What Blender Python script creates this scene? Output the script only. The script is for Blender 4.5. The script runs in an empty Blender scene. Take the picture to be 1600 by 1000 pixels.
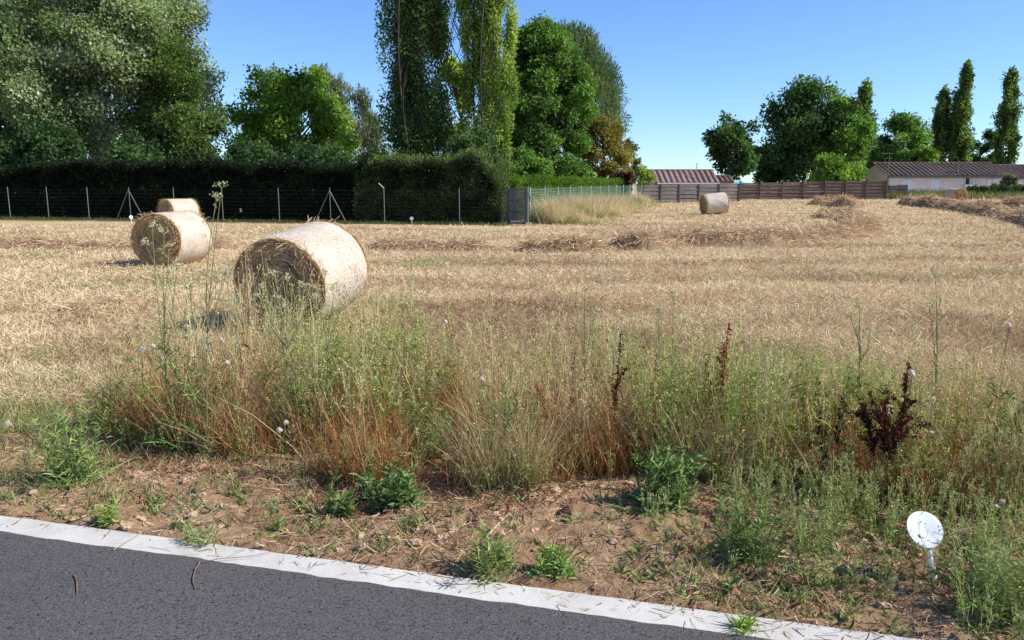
import bpy, math
import numpy as np

# ------------------------------------------------------------------ camera, sky, sun, exposure
scene = bpy.context.scene
COL = scene.collection
CAM_H, FPX, HORIZON = 1.75, 1232.0, 290.0
PITCH = math.atan((500 - HORIZON) / FPX)
cam_data = bpy.data.cameras.new("camera")
cam_data.sensor_width = 36.0
cam_data.lens = FPX / 1600 * 36
cam_data.clip_start, cam_data.clip_end = 0.05, 9000
cam = bpy.data.objects.new("camera", cam_data)
cam.location = (0, 0, CAM_H)
cam.rotation_euler = (math.pi / 2 - PITCH, 0, 0)
COL.objects.link(cam)
scene.camera = cam

SUN_EL, SUN_AZ = math.radians(41), math.radians(-8)      # azimuth measured from +X towards +Y
world = bpy.data.worlds.new("World")
scene.world = world
world.use_nodes = True
wn = world.node_tree
wn.nodes.clear()
w_out = wn.nodes.new("ShaderNodeOutputWorld")
w_bg = wn.nodes.new("ShaderNodeBackground")
w_sky = wn.nodes.new("ShaderNodeTexSky")
w_sky.sky_type = 'NISHITA'
w_sky.sun_disc = False
w_sky.sun_elevation = SUN_EL
w_sky.sun_rotation = math.pi / 2 - SUN_AZ
w_sky.altitude = 100
w_sky.air_density = 0.9
w_sky.dust_density = 0.0
w_sky.ozone_density = 5.0
w_bg.inputs["Strength"].default_value = 0.12
w_tint = wn.nodes.new("ShaderNodeMix")
w_tint.data_type = 'RGBA'
w_tint.blend_type = 'MULTIPLY'
w_tint.inputs[0].default_value = 1.0
w_tint.inputs[7].default_value = (0.82, 0.95, 1.14, 1)
wn.links.new(w_sky.outputs[0], w_tint.inputs[6])
wn.links.new(w_tint.outputs[2], w_bg.inputs[0])
wn.links.new(w_bg.outputs[0], w_out.inputs[0])
sun_data = bpy.data.lights.new("sun", 'SUN')
sun_data.energy = 5.0
sun_data.angle = math.radians(0.5)
sun_data.color = (1.0, 0.955, 0.88)
sun = bpy.data.objects.new("sun", sun_data)
sun.rotation_euler = (0, math.pi / 2 - SUN_EL, SUN_AZ)
COL.objects.link(sun)
scene.view_settings.view_transform = 'Standard'
scene.view_settings.look = 'None'
scene.view_settings.exposure = 0.48
scene.view_settings.gamma = 1.0

# ------------------------------------------------------------------ helpers
rng = np.random.default_rng(11)
U = lambda a, b, n=None: rng.uniform(a, b, n)
A = lambda *x: np.array(x, dtype=float)


def unit(v):
    return v / np.maximum(np.linalg.norm(v, axis=-1, keepdims=True), 1e-9)


def vnoise(x, y, seed=0):
    x = np.asarray(x, float); y = np.asarray(y, float)
    xi, yi = np.floor(x), np.floor(y)
    fx, fy = x - xi, y - yi
    fx, fy = fx * fx * (3 - 2 * fx), fy * fy * (3 - 2 * fy)
    h = lambda a, b: np.modf(np.abs(np.sin(a * 127.1 + b * 311.7 + seed * 74.7) * 43758.5453))[0]
    return (h(xi, yi) * (1 - fx) * (1 - fy) + h(xi + 1, yi) * fx * (1 - fy)
            + h(xi, yi + 1) * (1 - fx) * fy + h(xi + 1, yi + 1) * fx * fy)


def fbm(x, y, seed=0, octs=4):
    s = 0; a = .5
    for k in range(octs):
        s = s + a * vnoise(x * 2 ** k, y * 2 ** k, seed + k); a *= .5
    return s / (1 - .5 ** octs)


def sstep(a, b, x):
    t = np.clip((x - a) / (b - a), 0, 1)
    return t * t * (3 - 2 * t)


FWD = A(0, math.cos(PITCH), -math.sin(PITCH))
UPV = A(0, math.sin(PITCH), math.cos(PITCH))
EYE = A(0, 0, CAM_H)


def terrain(x, y):                                   # the field lies flat and then rises gently towards the houses
    y = np.asarray(y, float)
    return 0.0125 * np.clip(y - 33, 0, 62) * sstep(28, 45, y)


def ray(u, v):
    return FWD * FPX + A(1, 0, 0) * (u - 800) + UPV * (500 - v)


def gp(u, v):                                        # where a sight line meets the terrain
    d = ray(u, v); z = 0.0
    for _ in range(30):
        p = EYE + d * ((z - CAM_H) / d[2])
        z = .5 * z + .5 * float(terrain(p[0], p[1]))
    return A(p[0], p[1], float(terrain(p[0], p[1])))


def pt(u, v, Y):                                     # a point on a sight line at a given distance
    d = ray(u, v)
    return EYE + d * (Y / d[1])


# road edge: straight line, s > 0 on the field side
KA, KB = gp(0, 807), gp(1420, 999)
KD = unit((KB - KA)[:2]); KN = A(-KD[1], KD[0])
def kerb_s(x, y): return (x - KA[0]) * KN[0] + (y - KA[1]) * KN[1]
KERB_W = 0.165

FRONT_PX = [(-260, 700), (180, 706), (350, 722), (520, 752), (700, 762), (900, 757), (1100, 765), (1250, 772), (1600, 800), (2000, 840)]
FRONT = np.array([gp(u, v)[:2] for u, v in FRONT_PX])
def front_y(x): return np.interp(x, FRONT[:, 0], FRONT[:, 1])


def soil_mask(x, y):
    e = front_y(x) + .5 + 1.0 * (fbm(x * .9, y * .9, 5) - .5)
    return 1 - sstep(-.35, .45, y - e)


def ground_z(x, y):
    s = kerb_s(x, y)
    m = soil_mask(x, y)
    lumps = (fbm(x * 2.1, y * 2.1, 2, 5) - .5) * .085 + (fbm(x * 11, y * 11, 3, 3) - .45) * .05 - .055 * sstep(.62, .72, fbm(x * 4.2 + 9, y * 4.2, 14, 3))
    crumb = np.maximum(0, fbm(x * 19, y * 19, 9, 2) - .55) * .075
    near = sstep(0.0, .30, s)
    z = terrain(x, y) + m * (lumps + crumb) * (.25 + .75 * near) + (1 - m) * (fbm(x * .8, y * .8, 4) - .5) * .08 * sstep(2.3, 3, y)
    z = z + .012 * m
    edge = sstep(.0, .06, s + (fbm(x * 6, y * 6, 13, 3) - .5) * .09) * (s > -3) + (s < -7.5)
    return z * edge - .03 * (1 - edge)


class MB:
    """collects vertices, faces and vertex colours for ONE mesh"""
    def __init__(self):
        self.v, self.f, self.c, self.m, self.n = [], [], [], [], 0

    def add(self, V, F, C=(.5, .5, .5), m=0):
        V = np.asarray(V, float).reshape(-1, 3); F = np.asarray(F, np.int64)
        C = np.broadcast_to(np.asarray(C, float), V.shape)
        self.v.append(V); self.c.append(C); self.f.append(F + self.n); self.m.append(np.full(len(F), m)); self.n += len(V)

    def box(self, lo, hi, C=(.5, .5, .5), m=0, M=None, origin=None):
        (a, b, c), (d, e, f) = lo, hi
        V = A(*[(x, y, z) for z in (c, f) for y in (b, e) for x in (a, d)]).reshape(-1, 3)
        if M is not None: V = V @ np.asarray(M).T
        if origin is not None: V = V + origin
        self.add(V, [(0, 2, 3, 1), (4, 5, 7, 6), (0, 1, 5, 4), (2, 6, 7, 3), (0, 4, 6, 2), (1, 3, 7, 5)], C, m)

    def tube(self, P, R, sides=7, C=(.5, .5, .5), m=0, cap=True):
        P = np.asarray(P, float); k = len(P); R = np.broadcast_to(np.asarray(R, float), (k,))
        T = np.gradient(P, axis=0); T = unit(T)
        ref = A(0, 0, 1) if abs(T[:, 2].mean()) < .8 else A(1, 0, 0)
        S = unit(np.cross(T, ref)); B = np.cross(T, S)
        a = np.arange(sides) * 2 * math.pi / sides
        V = P[:, None] + R[:, None, None] * (np.cos(a)[None, :, None] * S[:, None] + np.sin(a)[None, :, None] * B[:, None])
        i = np.arange(k - 1)[:, None] * sides; j = np.arange(sides)[None]
        jn = (j + 1) % sides
        F = np.stack([i + j, i + jn, i + sides + jn, i + sides + j], -1).reshape(-1, 4)
        n0 = self.n
        self.add(V, F, C, m)
        if cap:
            self.f.append(np.arange(sides)[None, ::-1] + n0); self.m.append(np.array([m]))
            self.f.append(np.arange(sides)[None] + n0 + (k - 1) * sides); self.m.append(np.array([m]))

    def ribbons(self, pts, w, C, m=0, side=None):
        """pts [n,s,3], w [n,s] or scalar, C [n,3] or [n,s,3]"""
        n, s, _ = pts.shape
        if n == 0: return
        if side is None:
            side = unit(np.cross(pts[:, -1] - pts[:, 0], rng.normal(size=(n, 3))))
        w = np.broadcast_to(np.asarray(w, float), (n, s))
        C = np.asarray(C, float)
        if C.ndim == 2: C = C[:, None]
        C = np.broadcast_to(C, (n, s, 3))
        off = side[:, None] * w[..., None] * .5
        V = np.stack([pts - off, pts + off], 2)
        CC = np.stack([C, C], 2)
        i = np.arange(n)[:, None] * s * 2 + np.arange(s - 1)[None] * 2
        F = np.stack([i, i + 1, i + 3, i + 2], -1).reshape(-1, 4)
        self.add(V, F, CC.reshape(-1, 3), m)

    def leaves(self, P, D, L, W, C, m=0, N=None, fold=.18):
        n = len(P)
        if n == 0: return
        D = unit(D)
        if N is None: N = rng.normal(size=(n, 3))
        S = unit(np.cross(D, N)); N2 = np.cross(S, D)
        L = np.broadcast_to(np.asarray(L, float), (n,))[:, None]; W = np.broadcast_to(np.asarray(W, float), (n,))[:, None]
        mid = P + D * L * .45 + N2 * W * fold
        V = np.stack([P, mid + S * W * .5, P + D * L, mid - S * W * .5], 1)
        F = np.arange(n)[:, None] * 4 + np.arange(4)[None]
        self.add(V, F, np.repeat(np.broadcast_to(C, (n, 3)), 4, 0), m)

    def build(self, name, mats, parent=None, origin=None, smooth=False, kind=None):
        V = np.concatenate(self.v); C = np.concatenate(self.c)
        if origin is not None: V = V - np.asarray(origin)
        loops = np.concatenate([f.ravel() for f in self.f])
        tot = np.concatenate([np.full(len(f), f.shape[1]) for f in self.f])
        mi = np.concatenate(self.m)
        me = bpy.data.meshes.new(name)
        me.vertices.add(len(V)); me.vertices.foreach_set("co", V.astype(np.float32).ravel())
        me.loops.add(len(loops)); me.loops.foreach_set("vertex_index", loops.astype(np.int32))
        me.polygons.add(len(tot))
        me.polygons.foreach_set("loop_start", np.concatenate([[0], np.cumsum(tot)[:-1]]).astype(np.int32))
        me.polygons.foreach_set("material_index", mi.astype(np.int32))
        me.polygons.foreach_set("use_smooth", np.full(len(tot), bool(smooth)))
        ca = me.attributes.new("Col", 'FLOAT_COLOR', 'POINT')
        ca.data.foreach_set("color", np.concatenate([C, np.ones((len(C), 1))], 1).astype(np.float32).ravel())
        for mt in (mats if isinstance(mats, (list, tuple)) else [mats]): me.materials.append(mt)
        me.update(calc_edges=True)
        me.validate()
        o = bpy.data.objects.new(name, me)
        COL.objects.link(o)
        if parent is not None:
            o.parent = parent
        elif origin is not None:
            o.location = tuple(origin)
        if kind: o["kind"] = kind
        return o


def tag(o, label, cat, group=None, kind=None):
    o["label"] = label; o["category"] = cat
    if group: o["group"] = group
    if kind: o["kind"] = kind
    return o


def thing(name, label, cat, loc, group=None, rot=(0, 0, 0)):
    o = bpy.data.objects.new(name, None)
    o.empty_display_size = .2
    o.location = tuple(loc); o.rotation_euler = rot
    COL.objects.link(o)
    return tag(o, label, cat, group)


def copy_thing(root, loc, rot, label, scale=None):
    r = root.copy(); COL.objects.link(r)
    r.location = tuple(loc); r.rotation_euler = rot; r["label"] = label
    if scale: r.scale = scale
    for ch in list(root.children):
        c = ch.copy(); COL.objects.link(c); c.parent = r
        for g in list(ch.children):
            d = g.copy(); COL.objects.link(d); d.parent = c
    return r


# ------------------------------------------------------------------ materials
class NT:
    def __init__(self, name):
        self.mat = bpy.data.materials.new(name); self.mat.use_nodes = True
        self.t = self.mat.node_tree; self.t.nodes.clear()
        self.out = self.t.nodes.new("ShaderNodeOutputMaterial")

    def n(self, typ, **kw):
        nd = self.t.nodes.new(typ)
        for k, v in kw.items():
            if k in nd.inputs: nd.inputs[k].default_value = v
            else: setattr(nd, k, v)
        return nd

    def l(self, a, b): self.t.links.new(a, b)

    def noise(self, vec, scale, detail=4, rough=.55):
        nd = self.n("ShaderNodeTexNoise"); nd.inputs["Scale"].default_value = scale
        nd.inputs["Detail"].default_value = detail; nd.inputs["Roughness"].default_value = rough
        if vec is not None: self.l(vec, nd.inputs["Vector"])
        return nd.outputs["Fac"]

    def ramp(self, fac, stops):
        nd = self.n("ShaderNodeValToRGB"); e = nd.color_ramp.elements
        while len(e) < len(stops): e.new(.5)
        for el, (p, c) in zip(e, stops): el.position = p; el.color = (*c, 1)
        self.l(fac, nd.inputs[0]); return nd.outputs[0]

    def mix(self, fac, a, b, mode='MIX'):
        nd = self.n("ShaderNodeMix", data_type='RGBA', blend_type=mode)
        for s, v in ((0, fac), (6, a), (7, b)):
            if hasattr(v, "is_output"): self.l(v, nd.inputs[s])
            elif s == 0: nd.inputs[0].default_value = v
            else: nd.inputs[s].default_value = (*v, 1)
        return nd.outputs[2]

    def pos(self, scale=(1, 1, 1), rot=(0, 0, 0)):
        g = self.n("ShaderNodeTexCoord")
        m = self.n("ShaderNodeMapping"); m.inputs["Scale"].default_value = scale; m.inputs["Rotation"].default_value = rot
        self.l(g.outputs["Object"], m.inputs["Vector"]); return m.outputs[0]

    def attr(self):
        nd = self.n("ShaderNodeAttribute"); nd.attribute_name = "Col"; return nd.outputs["Color"]

    def bump(self, h, strength, dist):
        nd = self.n("ShaderNodeBump"); nd.inputs["Strength"].default_value = strength; nd.inputs["Distance"].default_value = dist
        self.l(h, nd.inputs["Height"]); return nd.outputs[0]

    def principled(self, col, rough=.8, normal=None, spec=.3, metal=0):
        b = self.n("ShaderNodeBsdfPrincipled")
        if hasattr(col, "is_output"): self.l(col, b.inputs["Base Color"])
        else: b.inputs["Base Color"].default_value = (*col, 1)
        b.inputs["Roughness"].default_value = rough; b.inputs["Specular IOR Level"].default_value = spec; b.inputs["Metallic"].default_value = metal
        if normal is not None: self.l(normal, b.inputs["Normal"])
        return b.outputs[0]

    def done(self, sh):
        self.l(sh, self.out.inputs[0]); return self.mat


def foliage_mat(name, trans=.4, rough=.55, spec=.3, tint=(1.15, 1.2, .55)):
    t = NT(name); c = t.attr()
    p = t.principled(c, rough, spec=spec)
    tr = t.n("ShaderNodeBsdfTranslucent")
    t.l(t.mix(1.0, c, tint, 'MULTIPLY'), tr.inputs[0])
    ms = t.n("ShaderNodeMixShader"); ms.inputs[0].default_value = trans
    t.l(p, ms.inputs[1]); t.l(tr.outputs[0], ms.inputs[2])
    return t.done(ms.outputs[0])


def plain_mat(name, col, rough=.7, var=.25, scale=6, bump=.0, spec=.3, metal=0, dist=.02, stretch=(1, 1, 1)):
    t = NT(name); p = t.pos(stretch)
    nz = t.noise(p, scale, 6)
    lo = tuple(x * (1 - var) for x in col); hi = tuple(min(.95, x * (1 + var)) for x in col)
    c = t.ramp(nz, [(.25, lo), (.75, hi)])
    return t.done(t.principled(c, rough, t.bump(nz, bump, dist) if bump else None, spec, metal))


M_LEAF = foliage_mat("leaf_material", .48)
M_LEAF_GLOSSY = foliage_mat("glossy_leaf_material", .4, .5, .3)
M_WEED = foliage_mat("weed_material", .22, .8, .06, (1.1, 1.08, .7))
M_STRAW = foliage_mat("straw_material", .25, .75, .1, (1.05, 1.0, .85))
M_BARK = plain_mat("bark_material", (.12, .09, .065), .9, .5, 3, .6)
M_DARK_BARK = plain_mat("dark_bark_material", (.05, .043, .034), .9, .5, 3, .6)
M_PALE_BARK = plain_mat("pale_bark_material", (.55, .54, .48), .8, .35, 2.5, .3)
M_GALV = plain_mat("galvanised_post_material", (.19, .19, .19), .5, .15, 9, metal=.3)
M_DARK_METAL = plain_mat("grey_gate_metal_material", (.12, .12, .125), .6, .2, 9, metal=.2)


def mat_ground():
    t = NT("ground_material")
    # dry mown field
    p1 = t.pos((1, 1, 1)); p2 = t.pos((.10, .55, 1), (0, 0, .06)); p3 = t.pos((1, 1, 1))
    a = t.noise(p2, 1.0, 5, .6); b = t.noise(p1, .35, 5, .6); c = t.noise(p3, 30, 6, .75); g = t.noise(p1, .9, 4)
    f1 = t.ramp(c, [(.28, (.28, .19, .115)), (.5, (.49, .37, .23)), (.72, (.66, .53, .345))])
    f2 = t.ramp(a, [(.30, (.66, .55, .48)), (.5, (.97, .93, .87)), (.70, (1.15, 1.12, 1.05))])
    field = t.mix(1.0, f1, f2, 'MULTIPLY')
    field = t.mix(t.ramp(b, [(.52, (0, 0, 0)), (.72, (.4, .4, .4))]), field, (.33, .19, .12))
    field = t.mix(t.ramp(g, [(.60, (0, 0, 0)), (.74, (.45, .45, .45))]), field, (.22, .24, .09))
    # bare crumbly soil
    s1 = t.noise(p3, 9, 8, .7); s2 = t.noise(p3, 1.6, 4); s3 = t.noise(p3, 48, 8, .78)
    soil = t.ramp(s1, [(.28, (.17, .10, .06)), (.46, (.45, .30, .19)), (.70, (.66, .48, .32))])
    soil = t.mix(1.0, soil, t.ramp(s2, [(.3, (.72, .66, .62)), (.7, (1.12, 1.1, 1.05))]), 'MULTIPLY')
    soil = t.mix(1.0, soil, t.ramp(s3, [(.3, (.7, .68, .66)), (.7, (1.2, 1.18, 1.12))]), 'MULTIPLY')
    m = t.n("ShaderNodeSeparateColor"); t.l(t.attr(), m.inputs[0])
    col = t.mix(m.outputs[0], field, soil)
    h = t.mix(m.outputs[0], c, s3)
    return t.done(t.principled(col, .95, t.bump(h, 1.0, .03), .1))


def mat_asphalt():
    t = NT("asphalt_material"); p = t.pos()
    v = t.n("ShaderNodeTexVoronoi", feature='F1'); v.inputs["Scale"].default_value = 240; t.l(p, v.inputs["Vector"])
    sc = t.n("ShaderNodeSeparateColor"); t.l(v.outputs["Color"], sc.inputs[0])
    big = t.noise(p, .9, 4); fine = t.noise(p, 70, 3, .7)
    stone = t.ramp(sc.outputs[0], [(0, (.055, .049, .049)), (.6, (.090, .081, .081)), (1, (.150, .137, .136))])
    col = t.mix(t.ramp(fine, [(.36, (1, 1, 1)), (.43, (0, 0, 0))]), stone, (.016, .014, .014))
    col = t.mix(1.0, col, t.ramp(big, [(.3, (.9, .9, .9)), (.7, (1.1, 1.1, 1.1))]), 'MULTIPLY')
    hh = t.mix(.55, v.outputs["Distance"], fine)
    return t.done(t.principled(col, .85, t.bump(hh, .55, .008), .25))


def mat_kerb():
    t = NT("white_kerb_material"); p = t.pos()
    n1 = t.noise(p, 3, 6, .65); n2 = t.noise(p, 120, 3); n3 = t.noise(p, 16, 5, .7)
    c = t.ramp(n1, [(.28, (.44, .41, .36)), (.6, (.575, .555, .51))])
    c = t.mix(t.ramp(n3, [(.56, (0, 0, 0)), (.74, (.6, .6, .6))]), c, (.36, .28, .20))
    c = t.mix(1.0, c, t.ramp(n2, [(.3, (.86, .86, .86)), (.7, (1.06, 1.06, 1.06))]), 'MULTIPLY')
    return t.done(t.principled(c, .8, t.bump(n2, .3, .004), .2))


def mat_bale_net():
    t = NT("bale_net_material"); p = t.pos()
    ps = t.pos((30, 4, 4)); n1 = t.noise(p, 38, 5, .7); n2 = t.noise(p, 3.2, 4); n3 = t.noise(ps, 5, 4, .7); n4 = t.noise(p, 13, 3, .5)
    c = t.ramp(n1, [(.30, (.34, .265, .18)), (.50, (.60, .53, .43)), (.70, (.74, .68, .585))])
    c = t.mix(1.0, c, t.ramp(n2, [(.3, (.84, .78, .74)), (.7, (1.06, 1.05, 1.05))]), 'MULTIPLY')
    c = t.mix(1.0, c, t.ramp(n3, [(.3, (.82, .80, .78)), (.7, (1.08, 1.08, 1.08))]), 'MULTIPLY')
    c = t.mix(t.ramp(n4, [(.66, (0, 0, 0)), (.76, (.75, .75, .75))]), c, (.30, .21, .12))
    return t.done(t.principled(c, .7, t.bump(n1, .7, .02), .3))


def mat_wood(name, c0, c1, stretch=(.6, .6, 14)):
    t = NT(name); p = t.pos(stretch); q = t.pos()
    n1 = t.noise(p, 2.2, 6, .6); n2 = t.noise(q, .8, 4)
    c = t.ramp(n1, [(.3, c0), (.7, c1)])
    c = t.mix(1.0, c, t.ramp(n2, [(.3, (.7, .7, .72)), (.7, (1.2, 1.15, 1.1))]), 'MULTIPLY')
    return t.done(t.principled(c, .9, t.bump(n1, .4, .01), .15))


def mat_tile():
    t = NT("roof_tile_material"); p = t.pos(); n1 = t.noise(p, 2.4, 5, .7); n2 = t.noise(p, .35, 3); n3 = t.noise(p, 9, 3)
    c = t.ramp(n1, [(.3, (.075, .056, .050)), (.55, (.135, .099, .088)), (.75, (.22, .165, .14))])
    c = t.mix(1.0, c, t.ramp(n2, [(.3, (.8, .78, .8)), (.7, (1.2, 1.15, 1.1))]), 'MULTIPLY')
    return t.done(t.principled(c, .9, t.bump(n3, .3, .02), .1))


M_GROUND, M_ASPHALT, M_KERB, M_NET, M_TILE = mat_ground(), mat_asphalt(), mat_kerb(), mat_bale_net(), mat_tile()
M_TILE_PINK = plain_mat("sunbleached_tile_material", (.20, .135, .12), .9, .5, 2.5, .3)
M_WOOD_GREY = mat_wood("grey_fence_wood_material", (.10, .085, .078), (.235, .20, .185))
M_WOOD_BROWN = mat_wood("brown_fence_wood_material", (.115, .080, .064), (.225, .160, .130))
M_RENDER = plain_mat("pink_beige_render_material", (.76, .68, .61), .9, .12, 1.4, .1)
M_WHITE_WALL = plain_mat("white_render_material", (.74, .73, .70), .9, .1, 1.4)
M_WHITE = plain_mat("white_paint_material", (.76, .78, .80), .5, .06, 3)
M_DARK = plain_mat("dark_opening_material", (.03, .03, .035), .4, .2, 3)
M_TURQ = plain_mat("turquoise_cloth_material", (.20, .52, .55), .8, .1, 3)
M_STONE = plain_mat("pale_stone_material", (.50, .43, .35), .95, .25, 40, .5, .1)
M_TWIG = plain_mat("twig_material", (.22, .13, .085), .9, .4, 30, .4)

# ------------------------------------------------------------------ the setting: ground, road, kerb
def grow(a, b, step0, lim, ratio):
    v = [a]; s = step0
    while v[-1] < lim: v.append(v[-1] + s); s *= ratio
    return v
xs = np.array(sorted(set([-x for x in grow(6.0, 0, .05, 4200, 1.13)] + list(np.arange(-5.95, 6, .022)) + grow(6.0, 0, .05, 4200, 1.13))))
ys = np.array(sorted(set([-y for y in grow(-2.2, 0, .2, 900, 1.35)] + list(np.arange(2.22, 7.2, .02)) + grow(7.2, 0, .05, 4200, 1.045))))
GX, GY = np.meshgrid(xs, ys)
GZ = ground_z(GX, GY)
gm = MB()
nx, ny = len(xs), len(ys)
gi = (np.arange(ny - 1)[:, None] * nx + np.arange(nx - 1)[None])
msk = soil_mask(GX, GY)
gm.add(np.stack([GX, GY, GZ], -1), np.stack([gi, gi + 1, gi + nx + 1, gi + nx], -1).reshape(-1, 4), np.repeat(msk.reshape(-1, 1), 3, 1))
gm.build("ground", M_GROUND, smooth=True, kind="structure")


def strip_pt(t, s, z): return np.stack([KA[0] + KD[0] * t + KN[0] * s, KA[1] + KD[1] * t + KN[1] * s, np.broadcast_to(z, np.shape(t))], -1)
tt = np.concatenate([np.linspace(-60, -3, 60), np.arange(-2.98, 9, .02), np.linspace(9.05, 60, 60)])
wob = (fbm(tt * 9, tt * 0, 21, 4) - .5) * .024 + (fbm(tt * .7, tt * 0, 22, 2) - .5) * .014
wob2 = (fbm(tt * 9, tt * 0, 23, 4) - .5) * .012
rm = MB()                                           # road: crown edge with a ragged lip over the kerb
rows = [strip_pt(tt, -KERB_W + wob + .004, -.03), strip_pt(tt, -KERB_W + wob, .012), strip_pt(tt, -KERB_W + wob - .03, .0165), strip_pt(tt, -.6 + 0 * tt, .018), strip_pt(tt, -7.2 + 0 * tt, .02)]
V = np.stack(rows); k = len(tt)
i = (np.arange(len(rows) - 1)[:, None] * k + np.arange(k - 1)[None])
rm.add(V, np.stack([i, i + k, i + k + 1, i + 1], -1).reshape(-1, 4))
rm.build("road", M_ASPHALT, kind="structure")
km = MB()
rows = [strip_pt(tt, wob2, -.14), strip_pt(tt, wob2, .006), strip_pt(tt, wob2 - .006, .0105), strip_pt(tt, -KERB_W - .04 + 0 * tt, .0095), strip_pt(tt, -KERB_W - .04 + 0 * tt, -.13)]
V = np.stack(rows); i = (np.arange(len(rows) - 1)[:, None] * k + np.arange(k - 1)[None])
km.add(V, np.stack([i, i + k, i + k + 1, i + 1], -1).reshape(-1, 4))
km.build("kerb", M_KERB, kind="structure")

# ------------------------------------------------------------------ hay bales
BR, BL = .60, 1.2


def bale_mesh_parts(root):
    ns, nr = 96, 26
    a = np.arange(ns) * 2 * math.pi / ns
    yy = np.linspace(-BL / 2, BL / 2, nr)
    e = np.abs(yy) / (BL / 2)
    rr = BR * (1 - .045 * np.clip((e - .86) / .14, 0, 1) ** 2)
    AA, YY = np.meshgrid(a, yy)
    R = rr[:, None] * (1 + (fbm(np.cos(AA) * 2 + 5, np.sin(AA) * 2 + YY * 2.5, 31) - .5) * .05 + (fbm(AA * 9, YY * 14, 33, 3) - .5) * .012)
    X, Z = R * np.cos(AA) * 1.02, R * np.sin(AA)
    Z = np.where(Z < -BR * .93, -BR * .93 + (Z + BR * .93) * .25, Z)           # settled on its belly
    mb = MB()
    i = np.arange(nr - 1)[:, None] * ns; j = np.arange(ns)[None]; jn = (j + 1) % ns
    mb.add(np.stack([X, YY, Z], -1), np.stack([i + j, i + jn, i + ns + jn, i + ns + j], -1).reshape(-1, 4))
    n = 220; th = U(-.6, math.pi + .6, n); y_ = U(-BL / 2 * .97, BL / 2 * .97, n); r_ = BR * U(1.004, 1.02, n)
    P = np.stack([r_ * np.cos(th) * 1.02, y_, r_ * np.sin(th)], -1); T = np.stack([-np.sin(th), 0 * th, np.cos(th)], -1)
    D = unit(T * rng.normal(0, 1, (n, 1)) + A(0, 1, 0) * rng.normal(0, .7, (n, 1)) + P * A(1, 0, 1) * U(-.1, .5, (n, 1))); L = U(.02, .08, n)
    mb.ribbons(np.stack([P, P + D * L[:, None]], 1), U(.002, .005, (n, 1)), np.array([(.40, .28, .15), (.62, .48, .3), (.2, .14, .07)])[rng.integers(0, 3, n)], m=1)
    mb.build("net_wrap", [M_NET, M_STRAW], root, smooth=True)
    for sgn in (-1, 1):
        eb = MB()
        edge = np.stack([X, Z], -1)[0 if sgn < 0 else -1] * .995
        rings = 14
        rows = []
        for q in range(rings + 1):
            f = 1 - q / rings
            bulge = .035 * (1 - f * f) + .02 * (fbm(np.cos(a) * f * 3 + 9, np.sin(a) * f * 3, 37 + sgn) - .5)
            rows.append(np.stack([edge[:, 0] * f, np.full(ns, sgn * (BL / 2 - .008)) + sgn * bulge, edge[:, 1] * f], -1))
        V = np.stack(rows); i = np.arange(rings)[:, None] * ns
        F = np.stack([i + j, i + jn, i + ns + jn, i + ns + j], -1).reshape(-1, 4)
        fr = np.linspace(1, 0, rings + 1)[:, None] * np.ones(ns)
        base = np.where((fbm(fr * 14, a[None] * 2 + 3, 41)[..., None] > .5), A(.36, .24, .14), A(.26, .17, .10))
        eb.add(V, F, base.reshape(-1, 3))
        # curls of straw wound round the core
        n = 5200
        r = BR * .97 * np.sqrt(U(.003, 1, n)); th = U(0, 2 * math.pi, n)
        arc = U(.10, .42, n) / np.maximum(r, .12) * .7
        tsteps = np.linspace(0, 1, 5)
        drift = rng.normal(0, .035, n)
        RR = r[:, None] + drift[:, None] * tsteps; TH = th[:, None] + arc[:, None] * tsteps
        RR = np.minimum(RR, BR * .97)
        out = .006 + .045 * (1 - (RR / BR) ** 2) + U(0, .016, n)[:, None] + np.sin(tsteps * math.pi)[None] * U(0, .02, n)[:, None]
        pts = np.stack([RR * np.cos(TH) * 1.02, sgn * (BL / 2 + out), RR * np.sin(TH)], -1)
        pal = np.array([(.78, .58, .31), (.62, .43, .23), (.50, .32, .17), (.84, .66, .40), (.50, .25, .13), (.56, .47, .23)])
        band = np.clip((fbm(r * 16, th * 1.3, 43) - .3) * 2.2, 0, .999)
        ci = np.clip((band * 5 + rng.normal(0, 1.0, n)).astype(int), 0, 5)
        eb.ribbons(pts, U(.005, .011, n)[:, None], pal[ci] * U(.75, 1.15, (n, 1)))
        # loose ends sticking out round the rim and out of the face
        n = 900
        th = U(0, 2 * math.pi, n); r = BR * U(.55, 1.0, n) ** .6
        P = np.stack([r * np.cos(th) * 1.02, np.full(n, sgn * (BL / 2)), r * np.sin(th)], -1)
        D = unit(np.stack([-np.sin(th) * U(-1, 1, n) + np.cos(th) * U(-.3, .6, n), sgn * U(.1, .8, n), np.cos(th) * U(-1, 1, n) + np.sin(th) * U(-.3, .6, n)], -1))
        L = U(.06, .2, n)
        pts = np.stack([P, P + D * L[:, None] * .5, P + D * L[:, None] + A(0, 0, -1) * (L ** 2)[:, None] * .9], 1)
        eb.ribbons(pts, .005, pal[rng.integers(0, 4, n)])
        eb.build("hay_end", M_STRAW, root)


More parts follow.
